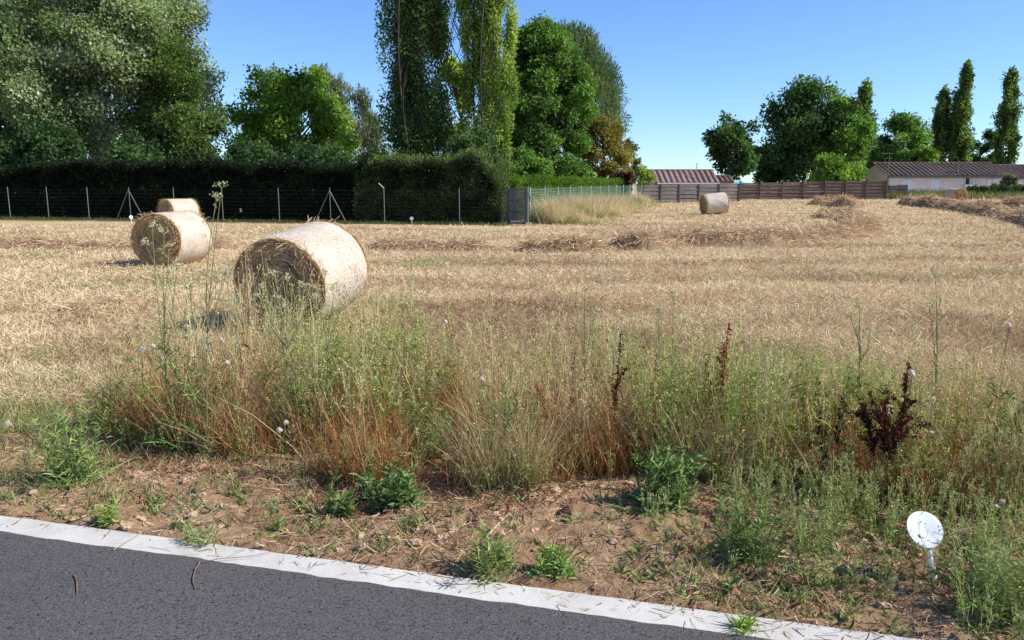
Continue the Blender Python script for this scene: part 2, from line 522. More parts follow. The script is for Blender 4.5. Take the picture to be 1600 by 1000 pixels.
b1 = pt(443, 446, 9.25); far1 = None
def bale_at(u, v, yaw, tilt=0, dz=0):
    g = gp(u, v)
    az = math.radians(yaw)                                     # axis azimuth from +Y towards +X; near end at g
    c = g + A(math.sin(az), math.cos(az), 0) * BL / 2
    c[2] = float(terrain(c[0], c[1])) + BR * .955 + dz
    return c, (math.radians(tilt), 0, -az)
loc, rot = bale_at(441, 522, 13, 6.5, .065)
bale = thing("hay_bale", "nearest round hay bale, netted white, with a swirl of brown straw on its shaded end", "hay bale", loc, "round hay bales on the mown field", rot)
bale_mesh_parts(bale)
bale.rotation_mode = 'XYZ'
loc, rot = bale_at(248, 417, 10)
copy_thing(bale, loc, rot, "pinkish round bale in front of a half hidden bale, shaded end towards the weeds")
g = gp(264, 352); g[2] = BR * .955
copy_thing(bale, g + A(.35, .35, 0), (0, 0, -math.radians(36)), "pale round bale half hidden behind the pinkish one, close to the wire fence")
g = pt(1116, 316, 45); g[2] = float(terrain(g[0], g[1])) + BR * .97
copy_thing(bale, g, (math.radians(6), 0, -math.radians(83)), "lone round bale lying broadside on the rise before the grey plank fence")
g = pt(1494, 304, 64); g[2] = float(terrain(g[0], g[1])) + BR * .955
copy_thing(bale, g, (0, 0, -math.radians(2)), "farthest small round bale, straw end in view, in front of the long low house")

# ------------------------------------------------------------------ trees
def limb_path(p0, p1, k=6, sag=.12, up=.0):
    t = np.linspace(0, 1, k)[:, None]
    L = np.linalg.norm(p1 - p0)
    mid = rng.normal(0, .07 * L, 3); mid[2] = -sag * L + up * L
    return p0 + (p1 - p0) * t + mid * (4 * t * (1 - t))


def make_tree(name, label, cat, u, vtop, wpx, Y, pal, nleaf, leaf=(.2, .13), style='round', vbot=300, clump=None, nclump=None,
              bark=None, trunk_r=.22, lobes=None, mat=None, group=None, seed=1, depth=.85, limbs=26, lit=.16, x_off=0, multi=1, flat=.5):
    global rng
    keep = rng; rng = np.random.default_rng(seed)
    top = pt(u, vtop, Y); bx = top[0] + x_off; gz = float(terrain(bx, Y))
    zb = pt(u, vbot, Y)[2]
    W = wpx * np.linalg.norm(ray(u, 250)) / ray(u, 250)[1] * Y / np.linalg.norm(ray(u, 250))
    W = wpx / FPX * Y
    H = top[2] - gz
    root = thing(name, label, cat, (bx, Y, gz), group)
    zb = max(zb - gz, .6); ch = H - zb; rad = W / 2
    C = []; spires = None                              # clump centres (relative)
    if style == 'column':
        nclump = nclump or 90; clump = clump or rad * .42
        spires = [(0, 0, 1.0)] if multi == 1 else [(x_ * rad, U(-.4, .4) * rad, U(.8, 1.0)) for x_ in np.linspace(-.55, .55, multi)]
        for _ in range(nclump):
            sx, sy, sh = spires[rng.integers(0, len(spires))]
            t = U(0, 1) ** .85
            prof = min(1, .62 + t * 1.6) * (1 - max(0, (t - .5) / .5) ** 1.9 * .9)
            a = U(0, 6.283); rag = .62 + .75 * float(fbm(np.array(math.cos(a) * 1.2 + seed), np.array(t * ch * .55 + math.sin(a) * 1.2), seed, 2))
            rr = rad * prof * rag * math.sqrt(U(.05, 1)) * (.86 if multi == 1 else .50)
            C.append((sx * (1 - .3 * t) + rr * math.cos(a), sy + rr * math.sin(a), zb + ch * sh * t * .97))
        sig = A(.30, .30, .95) * clump
    elif style == 'dome':
        nclump = nclump or 110; clump = clump or rad * .26
        for _ in range(nclump):
            t = U(0, 1) ** .9; a = U(0, 6.283)
            prof = (.86 + .14 * min(1, t * 3)) * math.sqrt(max(.02, 1 - max(0, (t - .42) / .58) ** 2.2))
            rag = .82 + .36 * float(fbm(np.array(math.cos(a) * 1.1 + seed), np.array(t * 4.2 + math.sin(a) * 1.1), seed, 2))
            rr = rad * .88 * prof * rag * U(.12, 1) ** .42
            C.append((rr * math.cos(a), rr * math.sin(a) * depth, zb + ch * t * .95))
        sig = A(.5, .5, .42) * clump
    elif style == 'umbrella':
        nclump = nclump or 110; clump = clump or rad * .2
        for _ in range(nclump):
            a = U(0, 6.283); r = math.sqrt(U(0, 1))
            zt_ = math.sqrt(max(0, 1 - r * r))
            C.append((rad * r * math.cos(a) * .95, rad * r * math.sin(a) * .95, H - ch * (1 - zt_) * .95 - U(0, .35) ** 1.3 * ch - clump * .4))
        sig = A(.5, .5, .55) * clump
    else:
        nclump = nclump or 95; clump = clump or rad * .26
        cz = zb + ch * .5
        els = [(0, 0, cz, rad * .76, rad * .76 * depth, ch * .47, 4.5)]
        for _ in range(lobes or 9):
            a = U(0, 6.283); e = U(-.7, 1.0)
            ce = math.sqrt(max(0, 1 - e * e))
            lr = rad * U(.26, .42)
            els.append((rad * .66 * ce * math.cos(a), rad * .66 * depth * ce * math.sin(a), cz + ch * .36 * e, lr, lr, lr * U(.7, 1.05), 1))
        wts = np.array([e[6] for e in els]); wts /= wts.sum()
        for _ in range(nclump):
            e = els[rng.choice(len(els), p=wts)]
            d = unit(rng.normal(size=3)); r = U(.15, 1) ** .45
            C.append((e[0] + d[0] * e[3] * r, e[1] + d[1] * e[4] * r, max(zb, e[2] + d[2] * e[5] * r)))
        sig = A(.5, .5, .42) * clump
    C = np.array(C)
    zmax = C[:, 2].max() + sig[2] * 1.0
    C[:, 2] = np.where(C[:, 2] > zb, zb + (C[:, 2] - zb) * (H - zb) / max(zmax - zb, .1), C[:, 2])
    base = A(bx, Y, gz)
    # trunk and limbs
    tm = MB(); tops = []
    nst = multi if multi > 1 else 1
    for q in range(nst):
        off = A(U(-.3, .3) * rad * (q > 0), U(-.3, .3) * rad * (q > 0), 0)
        hh = zb + ch * (.82 if style != 'umbrella' else .5)
        if spires is not None:
            off = A(spires[q][0] * .5, spires[q][1] * .5 + .2, 0); hh = zb + ch * spires[q][2] * .8
        P = limb_path(base + off * (.9 if spires is not None else .3) + A(0, 0, -.15), base + off + A(0, 0, hh), 9, 0)
        P[0, 2] = gz - .15
        tm.tube(P, np.linspace(trunk_r * 1.15, trunk_r * .22, 9) * (1 if q == 0 else .75), 9)
        tops.append(P)
    order = rng.permutation(len(C))[:limbs]
    for q in order:
        c = base + C[q]; P = tops[rng.integers(0, nst)]
        steep = {'column': 2.6, 'umbrella': .7}.get(style, .9)
        want = c[2] - steep * np.linalg.norm(c[:2] - P[4, :2])
        zz = np.clip(want, gz + zb * .35, P[-1, 2] * .92 + .08 * gz)
        s0 = A(*[np.interp(zz, P[:, 2], P[:, a]) for a in range(3)])
        tm.tube(limb_path(s0, c, 6, .05), np.linspace(trunk_r * .36, trunk_r * .05, 6), 5, cap=False)
    tm.build("trunk", bark or M_BARK, root, base, smooth=True)
    # foliage
    w = U(.5, 1.5, len(C)); w /= w.sum()
    ci = rng.choice(len(C), nleaf, p=w)
    g = rng.normal(size=(nleaf, 3)); g = g * np.minimum(1, 2.1 / np.maximum(np.linalg.norm(g, axis=1, keepdims=True), .1))
    Pn = C[ci] + g * sig
    pal = np.array(pal)
    cp = np.clip(rng.normal(.5, .28, len(C)), 0, 1)
    f = np.clip(cp[ci] + rng.normal(0, .22, nleaf), 0, .999) * (len(pal) - 1)
    k0 = f.astype(int); fr = (f - k0)[:, None]
    col = (pal[k0] * (1 - fr) + pal[np.minimum(k0 + 1, len(pal) - 1)] * fr) * U(.8, 1.25, (nleaf, 1))
    outw = unit(Pn - A(0, 0, zb + ch * .4))
    N = unit(outw * .55 + A(0, 0, .5) + rng.normal(0, .6, (nleaf, 3)))
    if style == 'column': D = rng.normal(0, .6, (nleaf, 3)) + A(0, 0, .55)
    elif style == 'umbrella': D = rng.normal(0, .55, (nleaf, 3)) + A(0, 0, 1.1) + outw * .5
    elif style == 'weeping': D = rng.normal(0, .3, (nleaf, 3)) + A(0, 0, -1.1)
    else: D = rng.normal(0, .8, (nleaf, 3)) + outw * .5 + A(0, 0, -.15)
    cm = MB()
    sz = U(.45, 1.5, nleaf)
    cm.leaves(Pn, D, leaf[0] * sz, leaf[1] * sz, col, N=N)
    # twigs at the edge of each clump, to break the outline
    nt = min(900, len(C) * 5)
    q = rng.integers(0, len(C), nt); d = unit(rng.normal(size=(nt, 3)) + unit(C[q] - A(0, 0, zb + ch * .35)) * 1.1 + A(0, 0, .5))
    L = clump * U(.7, 1.5, nt)
    e0 = C[q]; e1 = e0 + d * L[:, None]
    m = 7
    tp = U(.35, 1.05, (nt, m))
    PP = e0[:, None] + (e1 - e0)[:, None] * tp[..., None] + rng.normal(0, leaf[0] * .35, (nt, m, 3))
    cm.leaves(PP.reshape(-1, 3), np.repeat(d, m, 0) + rng.normal(0, .6, (nt * m, 3)), leaf[0] * U(.6, 1.1, nt * m), leaf[1] * U(.6, 1.1, nt * m),
              np.repeat(pal[np.clip((cp[q] * len(pal)).astype(int), 0, len(pal) - 1)], m, 0) * U(.8, 1.3, (nt * m, 1)))
    cm.build("crown", mat or M_LEAF, root)
    rng = keep
    return root


SILVER = [(0.0473, 0.081, 0.0297), (0.1013, 0.1553, 0.0607), (0.1485, 0.216, 0.0945), (0.27, 0.3375, 0.216), (0.459, 0.513, 0.3915)]
GREEN = [(0.0375, 0.0844, 0.0225), (0.0938, 0.1875, 0.0375), (0.1406, 0.2812, 0.0525), (0.225, 0.375, 0.075)]
DEEP = [(0.0252, 0.054, 0.0216), (0.0504, 0.108, 0.036), (0.081, 0.162, 0.0504), (0.126, 0.216, 0.072)]
BRIGHT = [(0.0598, 0.1271, 0.0179), (0.1271, 0.2392, 0.0299), (0.1943, 0.3289, 0.0448), (0.284, 0.4186, 0.0747)]
POPLAR = [(0.0443, 0.0806, 0.0242), (0.0906, 0.1612, 0.0403), (0.1511, 0.2418, 0.0605), (0.2418, 0.3426, 0.1008)]
LIME = [(0.1229, 0.2019, 0.0386), (0.2281, 0.3335, 0.0702), (0.3335, 0.4388, 0.0966), (0.4388, 0.5441, 0.1492)]
PINE = [(0.0562, 0.1031, 0.0525), (0.0938, 0.1594, 0.075), (0.1406, 0.2156, 0.0938), (0.225, 0.2625, 0.1125)]
YELLOW = [(0.13, 0.1105, 0.026), (0.221, 0.195, 0.0455), (0.299, 0.26, 0.065), (0.364, 0.325, 0.091)]
GREYG = [(0.091, 0.1235, 0.0715), (0.156, 0.195, 0.117), (0.221, 0.26, 0.156)]

SILVER2 = [(.10, .16, .055), (.18, .25, .095), (.255, .335, .15), (.40, .47, .30), (.58, .63, .48)]
make_tree("silver_poplar", "huge silver leaved tree with pale stems towering over the dark hedge", "tree", 128, -90, 352, 49, SILVER2, 200000, (.17, .125), vbot=300, nclump=560, bark=M_PALE_BARK, trunk_r=.3, lobes=16, seed=3, multi=3, limbs=70, clump=.95)
make_tree("dark_tree", "dark tree behind the silver leaved one at the edge of the picture", "tree", -15, -90, 260, 56, DEEP, 34000, (.28, .2), vbot=305, seed=4, nclump=130, lobes=10)
make_tree("field_maple", "green tree tucked against the side of the silver leaved one, above the hedge", "tree", 268, 70, 148, 47, [(.04, .08, .018), (.085, .145, .03), (.13, .20, .05), (.19, .27, .085)], 40000, (.15, .115), vbot=296, seed=5, nclump=120, lobes=10, limbs=30)
make_tree("plane_tree", "spreading bright green tree with open sky through its branches, between silver tree and dark poplar", "tree", 455, 112, 215, 52, BRIGHT, 30000, (.20, .165), vbot=292, seed=6, nclump=90, lobes=12, limbs=40, clump=.85)
make_tree("birch", "greyish weeping birch top rising behind the spreading bright green tree", "tree", 512, 112, 70, 78, GREYG, 7000, (.34, .09), style='weeping', vbot=262, seed=7, bark=M_PALE_BARK, trunk_r=.16)
make_tree("birch", "thin pale birch beside the dark poplar", "tree", 562, 140, 66, 74, GREYG, 5200, (.34, .09), style='weeping', vbot=262, seed=8, bark=M_PALE_BARK, trunk_r=.16)
make_tree("lombardy_poplar", "dark ragged poplar with several spires rising out of the top of the picture", "tree", 643, -330, 118, 48, POPLAR, 95000, (.145, .115), style='column', vbot=300, multi=4, seed=9, nclump=330, clump=.8, limbs=70, trunk_r=.09, bark=M_DARK_BARK)
make_tree("lombardy_poplar", "sunlit yellow green poplar column next to the dark ragged one", "tree", 759, -330, 82, 47, LIME, 80000, (.135, .105), style='column', vbot=300, multi=3, seed=10, nclump=260, clump=.55, limbs=50, trunk_r=.07, bark=M_DARK_BARK)
make_tree("young_maple", "small yellow green tree in the gap between the two tall poplars", "tree", 708, 96, 60, 53, LIME, 9000, (.22, .17), vbot=300, seed=12, nclump=45)
make_tree("walnut_tree", "broad green walnut tree between the yellow green poplar and the pine", "tree", 848, 38, 168, 57, GREEN, 80000, (.25, .13), style='dome', vbot=296, seed=13, nclump=170, lobes=14, mat=M_LEAF_GLOSSY, limbs=36, clump=.8)
make_tree("umbrella_pine", "dense domed pine standing behind the walnut tree", "tree", 888, 46, 168, 72, PINE, 40000, (.42, .08), style='umbrella', vbot=232, seed=14, nclump=200, limbs=46, trunk_r=.28)
make_tree("acacia_tree", "yellowish feathery tree below the pine", "tree", 940, 186, 92, 64, YELLOW, 22000, (.20, .09), style='dome', vbot=296, seed=15, nclump=80, limbs=26)
make_tree("ash_tree", "thin pale green sapling beside the yellowish feathery tree", "tree", 984, 222, 34, 70, GREYG, 2200, (.24, .14), trunk_r=.06, vbot=296, seed=16, nclump=26)
make_tree("plum_shrub", "dark purple leaved shrub at the end of the bright clipped hedge", "shrub", 972, 272, 42, 62, [(.035, .014, .02), (.06, .02, .03), (.09, .03, .04)], 3200, (.16, .12), trunk_r=.05, vbot=300, seed=17, nclump=30)
make_tree("golden_shrub", "yellow green shrub beside the small tiled shed", "shrub", 1000, 262, 40, 70, LIME, 3200, (.18, .14), trunk_r=.05, vbot=302, seed=18, nclump=30)
# right-hand side, behind the plank fence and the houses
make_tree("fig_tree", "small dark tree with upright shoots over the tiled shed roof", "tree", 1150, 182, 90, 88, DEEP, 9500, (.36, .26), vbot=282, seed=20, nclump=60)
make_tree("oak_tree", "big dark green tree rising in the middle of the trees behind the brown plank fence", "tree", 1264, 128, 140, 94, DEEP, 26000, (.36, .26), vbot=290, seed=21, nclump=130, lobes=12)
make_tree("ash_tree", "bright green tree leaning out beside the big dark one", "tree", 1330, 158, 96, 91, GREEN, 13000, (.34, .25), vbot=290, seed=22, nclump=80)
make_tree("dark_tree", "low dark tree filling the gap between the small dark tree and the big one", "tree", 1205, 232, 80, 98, DEEP, 7000, (.36, .26), vbot=290, seed=23, nclump=50)
make_tree("lombardy_poplar", "blunt poplar half hidden behind the big dark green tree", "tree", 1352, 130, 38, 118, POPLAR, 9000, (.36, .26), style='column', vbot=285, seed=24, nclump=80)
make_tree("hazel_bush", "pale green bush leaning over the brown plank fence", "shrub", 1310, 246, 88, 80, BRIGHT, 7500, (.26, .19), vbot=296, seed=25, nclump=60)
make_tree("chestnut_tree", "rounded dome of a tree beside the TV mast of the long house", "tree", 1414, 182, 86, 108, GREEN, 15000, (.34, .24), style='dome', vbot=285, seed=26, nclump=80)
make_tree("lilac_bush", "yellowish bush peeping over the long tiled roof", "shrub", 1444, 234, 36, 104, BRIGHT, 2600, (.34, .25), vbot=290, seed=27, nclump=26)
make_tree("lombardy_poplar", "slim poplar touching the tallest one above the long roof", "tree", 1476, 140, 30, 122, POPLAR, 8500, (.36, .26), style='column', vbot=285, seed=28, nclump=80)
make_tree("lombardy_poplar", "tallest straight poplar above the long tiled roof", "tree", 1511, 102, 36, 120, POPLAR, 11000, (.36, .26), style='column', vbot=285, seed=29, nclump=100)
make_tree("lombardy_poplar", "poplar at the edge of the picture above the lower roof", "tree", 1582, 112, 36, 120, POPLAR, 11000, (.36, .26), style='column', vbot=285, seed=30, nclump=100)
make_tree("dark_tree", "small dark round tree between the tallest poplar and the one at the edge", "tree", 1540, 206, 50, 124, DEEP, 5500, (.36, .26), vbot=290, seed=31, nclump=40)
make_tree("dark_tree", "dark round tree low behind the long roof, at the foot of the dome shaped one", "tree", 1382, 225, 60, 116, DEEP, 5000, (.36, .26), vbot=290, seed=32, nclump=40)


# ------------------------------------------------------------------ hedges
def make_hedge(name, label, p0, p1, depth, hfun, pal, dens, leaf, sprig=0, mat=None, sprig_pal=None, seed=1):
    global rng
    keep = rng; rng = np.random.default_rng(seed)
    p0, p1 = p0[:2], p1[:2]
    L = np.linalg.norm(p1 - p0); d = (p1 - p0) / L; nrm = A(-d[1], d[0])      # nrm points away from the camera
    base = A(p0[0], p0[1], float(terrain(*p0)))
    root = thing(name, label, "hedge", base)
    def w(t, s, z):
        x = p0[0] + d[0] * t + nrm[0] * s; y = p0[1] + d[1] * t + nrm[1] * s
        return np.stack([x, y, terrain(x, y) + z], -1)
    core = MB(); ts = np.linspace(.15, L - .15, max(8, int(L * 2)))  # solid dark core added inside so gaps between the leaves stay opaque
    hh = hfun(ts) - .25
    rows = [w(ts, .30 + 0 * ts, -.05 + 0 * ts), w(ts, .32 + 0 * ts, hh * .75), w(ts, depth * .6 + 0 * ts, hh), w(ts, depth - .2 + 0 * ts, hh * .85), w(ts, depth - .2 + 0 * ts, -.05 + 0 * ts)]
    V = np.stack(rows); k = len(ts); i = np.arange(4)[:, None] * k + np.arange(k - 1)[None]
    core.add(V, np.stack([i, i + 1, i + k + 1, i + k], -1).reshape(-1, 4))
    c0 = core.n
    core.f.append(np.array([[q * k for q in range(5)]])); core.m.append(np.array([0]))
    core.f.append(np.array([[q * k + k - 1 for q in range(4, -1, -1)]])); core.m.append(np.array([0]))
    core.build("dark_core", M_HEDGE_CORE, root, base)
    pal = np.array(pal); mb = MB()
    n = int(dens * L * (hfun(np.array([L / 2]))[0] + depth))
    t = U(0, L, n); h = hfun(t)
    q = U(0, 1, n); top = q < depth / (depth + 2.6)
    lump = (fbm(t * 1.4, q * 5 + 3, 51) - .5) * .35
    s = np.where(top, U(0, depth, n), np.abs(rng.normal(0, .12, n)) - lump * .5)
    z = np.where(top, h + rng.normal(0, .10, n) + lump * .5, h * U(0, 1, n))
    s = np.where(top, s, s + .55 * np.clip(z / h, 0, 1) ** 5 + (fbm(t * 1.1, z * 1.3, 57, 2) - .5) * .5)
    ends = U(0, 1, n) < .04
    t = np.where(ends, np.where(U(0, 1, n) < .5, U(-.1, .15, n), L - U(-.1, .15, n)), t); s = np.where(ends, U(0, depth, n), s)
    P = w(t, s, z)
    D = rng.normal(0, .6, (n, 3)) + A(-nrm[0] * .4, -nrm[1] * .4, .35)
    ci = np.clip((np.clip(fbm(t * 2.2, z * 2.2, 53), .2, .8) - .2) / .6 * len(pal) + rng.normal(0, .7, n), 0, len(pal) - 1).astype(int)
    sz = U(.6, 1.3, n)
    mb.leaves(P, D, leaf[0] * sz, leaf[1] * sz, pal[ci] * U(.75, 1.25, (n, 1)))
    if sprig:
        m = int(sprig * L); t = U(0, L, m); s = U(.42, depth, m); z0 = hfun(t) - U(.05, .32, m)
        z0 = np.where(U(0, 1, m) < .0, hfun(t) * U(.6, .95, m), z0); s = np.where(z0 < hfun(t) - .5, U(-.25, .05, m), s)
        P0 = w(t, s, z0); H = U(.25, .75, m); dr = unit(rng.normal(0, .22, (m, 3)) + A(-nrm[0] * .12, -nrm[1] * .12, 1))
        lf = 12; f = np.linspace(.05, 1, lf)
        PP = P0[:, None] + dr[:, None] * (H[:, None] * f)[..., None] + rng.normal(0, .03, (m, lf, 3))
        DD = np.repeat(dr, lf, 0) * .6 + rng.normal(0, .6, (m * lf, 3))
        mb.leaves(PP.reshape(-1, 3), DD, leaf[0] * U(.6, 1.0, m * lf), leaf[1] * U(.6, 1.0, m * lf), np.array(sprig_pal or pal)[rng.integers(1, len(sprig_pal or pal), m * lf)] * U(.8, 1.4, (m * lf, 1)))
    mb.build("foliage", mat or M_LEAF, root, base)
    rng = keep
    return root


M_HEDGE_CORE = plain_mat("hedge_core_material", (.018, .017, .012), 1, .4, 5, .5)
FEN_A, FEN_B = gp(-140, 341), gp(792, 352)
fd = unit((FEN_B - FEN_A)[:2]); fn = A(-fd[1], fd[0])
def fen(u):                                             # point on the fence line seen at image column u
    r = ray(u, 345)[:2]; M_ = np.array([[r[0], -fd[0]], [r[1], -fd[1]]])
    k = np.linalg.solve(M_, FEN_A[:2] - EYE[:2]); p = EYE[:2] + r * k[0]
    return A(p[0], p[1], float(terrain(p[0], p[1])))
HN = A(fn[0], fn[1], 0)
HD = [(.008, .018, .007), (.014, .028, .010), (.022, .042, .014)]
HS = [(0.0231, 0.042, 0.0168), (0.0473, 0.0788, 0.0262), (0.0788, 0.1207, 0.0399), (0.1155, 0.1575, 0.0577)]
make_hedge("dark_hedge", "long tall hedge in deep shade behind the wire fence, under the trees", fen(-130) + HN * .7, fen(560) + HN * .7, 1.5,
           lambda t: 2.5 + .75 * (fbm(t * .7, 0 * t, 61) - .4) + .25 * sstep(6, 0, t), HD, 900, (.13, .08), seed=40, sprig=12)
ptall = fen(548) + HN * .55; pend = fen(780) + HN * .35
Lh = np.linalg.norm((pend - ptall)[:2])
make_hedge("privet_hedge", "taller rough hedge with upright sunlit shoots, ending beside the grey gate", ptall, pend, 1.9,
           lambda t: 2.75 + .5 * (fbm(t * .9, 0 * t, 63) - .5) - 1.3 * sstep(Lh - 1.4, Lh + .5, t) - .5 * sstep(1.6, 0, t), HS, 1050, (.12, .065), sprig=130, seed=41, sprig_pal=[(.06, .10, .028), (.10, .15, .04), (.145, .20, .06), (.20, .26, .09)])  # shoots coloured paler, as if sunlit, above the darker leaves of the face
make_tree("ivy_bush", "yellow green bush spilling over the top of the dark hedge under the silver leaved tree", "shrub", 178, 252, 110, 42, GREEN, 5500, (.14, .11), vbot=290, seed=42, nclump=60)
make_tree("laurel_bush", "dark leafy bush growing out of the hedge below the spreading bright green tree", "shrub", 590, 228, 70, 41, DEEP, 5000, (.15, .1), vbot=300, seed=43, nclump=50)
for i_, (u_, vt_, w_, lb_) in enumerate(((-40, 205, 150, "dark undergrowth bush behind the hedge at the picture edge"), (62, 196, 150, "dark undergrowth bush behind the hedge beneath the pale stems"), (215, 214, 120, "dark undergrowth bush below the green tree at the silver one's side"), (400, 226, 120, "dark bush at the foot of the spreading bright green tree, nearest the silver tree"), (505, 228, 120, "dark bush at the foot of the spreading bright green tree, below the birch"), (812, 236, 100, "leafy bush under the walnut tree, behind the grey gate"))):
    make_tree("elder_bush", lb_, "shrub", u_, vt_, w_, 43.5 if i_ < 5 else 49, DEEP if i_ < 5 else GREEN, 9000, (.18, .13), vbot=300, seed=60 + i_, nclump=60, limbs=20, trunk_r=.08)
make_tree("dark_shrub", "dark shrub under the poplars behind the rough hedge", "shrub", 735, 205, 110, 44, DEEP, 9000, (.18, .12), vbot=305, seed=44, nclump=60)
gA, gB = pt(812, 300, 39), pt(986, 300, 64)
make_hedge("clipped_hedge", "low bright green clipped hedge running behind the green wire fence", gA, gB, 1.0,
           lambda t: 1.95 + 0 * t - .25 * sstep(0, 20, t) + .05 * (np.floor(t / 3.1) % 2), [(.07, .14, .012), (.11, .20, .018), (.16, .27, .03)], 900, (.10, .05), seed=45)

# ------------------------------------------------------------------ wire fence, gate, green mesh fence
def rod(mb, a, b, r, sides=6, C=(.5, .5, .5), m=0):
    mb.tube(np.array([a, b]), r, sides, C, m)


froot = thing("wire_fence", "grey post and wire fence with two braced posts along the foot of the dark hedge", "fence", fen(0))
fo = np.array(fen(0))
POSTS = [(-48, 0), (17, 0), (77, 0), (140, 0), (205, 1), (274, 0), (349, 0), (437, 0), (517, 1), (601, 2), (718, 0)]
for u, br in POSTS:
    p = fen(u); hgt = 1.62
    mb = MB(); rod(mb, p + A(0, 0, -.1), p + A(0, 0, hgt), .020 if br != 1 else .016)
    if br == 2: rod(mb, p + A(0, 0, hgt - .02), p + A(-.22, -.1, hgt + .22), .03)
    mb.build("post", M_GALV, froot, fo)
    if br == 1:
        for sg in (-1, 1):
            mb = MB(); rod(mb, p + A(0, -.04, hgt - .12), p + A(fd[0] * sg * .82, fd[1] * sg * .82 - .06, -.05), .019)
            mb.build("brace", M_GALV, froot, fo)
mb = MB()
pa, pb = fen(-60), fen(792)
Lf = np.linalg.norm(pb - pa)
for z in np.linspace(.08, 1.5, 9):
    rod(mb, pa + A(0, -.035, z), pb + A(0, -.035, z), .0011, 4)
t = np.arange(0, Lf, .16)
q = pa + (pb - pa) * (t / Lf)[:, None] + A(0, -.037, 0)
mb.ribbons(np.stack([q + A(0, 0, .05), q + A(0, 0, 1.5)], 1), .0013, np.full((len(t), 3), .4), side=np.tile(A(fd[0], fd[1], 0), (len(t), 1)))
mb.build("wire_mesh", plain_mat("fence_wire_material", (.10, .10, .10), .6, .1, 5), froot, fo)

G0, G1 = gp(796, 351), gp(822, 352)
gx = unit(G1 - G0); gh = 1.63
groot = thing("metal_gate", "narrow grey metal mesh gate standing between the rough hedge and the green fence", "gate", G0)
gw = np.linalg.norm(G1 - G0)
mb = MB()
for a in (0.03, gw - .03): mb.box((a - .03, -.03, .05), (a + .03, .03, gh))
for z in (.08, .62, 1.12, gh - .03): mb.box((.062, -.025, z - .025), (gw - .062, .025, z + .025))
mb.build("gate_frame", M_DARK_METAL, groot)
mb = MB()
for a in np.arange(.08, gw - .06, .045): mb.box((a - .006, -.006, .07), (a + .006, .006, gh - .06))
for z in np.arange(.11, gh - .05, .05): mb.box((.06, .008, z - .006), (gw - .06, .016, z + .006))
mb.build("mesh_panel", M_DARK_METAL, groot)
mb = MB(); mb.box((gw + .02, -.05, -.1), (gw + .11, .05, gh + .06)); mb.build("gate_post", M_DARK_METAL, groot)
mb = MB(); mb.box((-.11, -.05, -.1), (-.02, .05, gh + .04)); mb.build("gate_post", M_DARK_METAL, groot)
mb = MB(); rod(mb, A(gw + .1, 0, gh - .15), A(gw + .42, .5, 0), .03); mb.build("brace", M_GALV, groot)
groot.rotation_euler = (0, 0, math.atan2(gx[1], gx[0]))
mb = MB(); q = gp(822, 352) + A(.12, -.1, 0)
mb.box((-.14, -.14, -.1), (.14, .14, .12), origin=q); tag(mb.build("concrete_footing", M_STONE, origin=q), "small pale concrete block at the foot of the grey gate", "block")

M_GREEN_WIRE = plain_mat("green_wire_material", (.30, .40, .36), .5, .1, 5)
E0, E1 = gp(828, 350), gp(1002, 319)
eroot = thing("mesh_fence", "green wire mesh fence running from the grey gate to the plank fence", "fence", E0)
Le = np.linalg.norm((E1 - E0)[:2]); ed = unit(E1 - E0)
eh0, eh1 = 1.62, 1.45
for k_ in range(13):
    f = k_ / 12; p = E0 + (E1 - E0) * f; p[2] = float(terrain(p[0], p[1]))
    mb = MB(); rod(mb, p + A(0, 0, -.1), p + A(0, 0, eh0 + (eh1 - eh0) * f + .05), .03)
    mb.build("post", M_GREEN_WIRE, eroot, E0)
mb = MB(); t = np.arange(0, Le, .10); f = (t / Le)[:, None]
q = E0 + (E1 - E0) * f; q[:, 2] = terrain(q[:, 0], q[:, 1])
side = np.tile(unit(A(ed[0], ed[1], 0)), (len(t), 1))
hv = eh0 + (eh1 - eh0) * f
mb.ribbons(np.stack([q + A(0, 0, .03), q + A(0, 0, 1) * hv], 1), .009, np.full((len(t), 3), .4), side=side)
for z in np.arange(.05, 1.0, .075):
    pts = (q + A(0, 0, 1) * hv * z)[None]
    mb.ribbons(pts, .007, np.full((1, 3), .4), side=A(0, 0, 1)[None])
mb.build("mesh_panel", M_GREEN_WIRE, eroot, E0)

# ------------------------------------------------------------------ plank fences
def plank_fence(label, pts_u, Y0, Y1, top_v, bot_v, mat, seed, post_up=.12, group=None):
    g = np.random.default_rng(seed)
    us = pts_u; P = []
    for i, u in enumerate(us):
        f = (u - us[0]) / (us[-1] - us[0]); Y = Y0 + (Y1 - Y0) * f
        p = pt(u, 300, Y); p[2] = float(terrain(p[0], p[1])); P.append((p, pt(u, top_v[0] + (top_v[1] - top_v[0]) * f, Y)[2]))
    root = thing("plank_fence", label, "fence", P[0][0], group); o = P[0][0]
    for i, (p, zt_) in enumerate(P):
        mb = MB(); mb.box((-.06, -.09, -.15), (.06, .03, zt_ - p[2] + post_up), origin=p)
        mb.build("post", mat, root, o)
    for (p, za), (q, zb_) in zip(P[:-1], P[1:]):
        mb = MB(); d = q - p; L = np.linalg.norm(d[:2]); dx = A(d[0], d[1], 0) / L; dy = A(-dx[1], dx[0], 0)
        M_ = np.stack([dx, dy, A(0, 0, 1)], 1)
        h = min(za - p[2], zb_ - q[2]); nb = int(h / .145)
        for k_ in range(nb):
            z0 = .04 + k_ * (h - .04) / nb + g.uniform(-.006, .006)
            y = .04 * (k_ % 2) + g.uniform(-.008, .008)
            mb.box((.03, y, z0), (L - .03, y + .022, z0 + (h - .04) / nb - g.uniform(.002, .009)), M=M_, origin=A(p[0], p[1], p[2] + (q[2] - p[2]) * .5))
        mb.build("panel", mat, root, o)
    return root


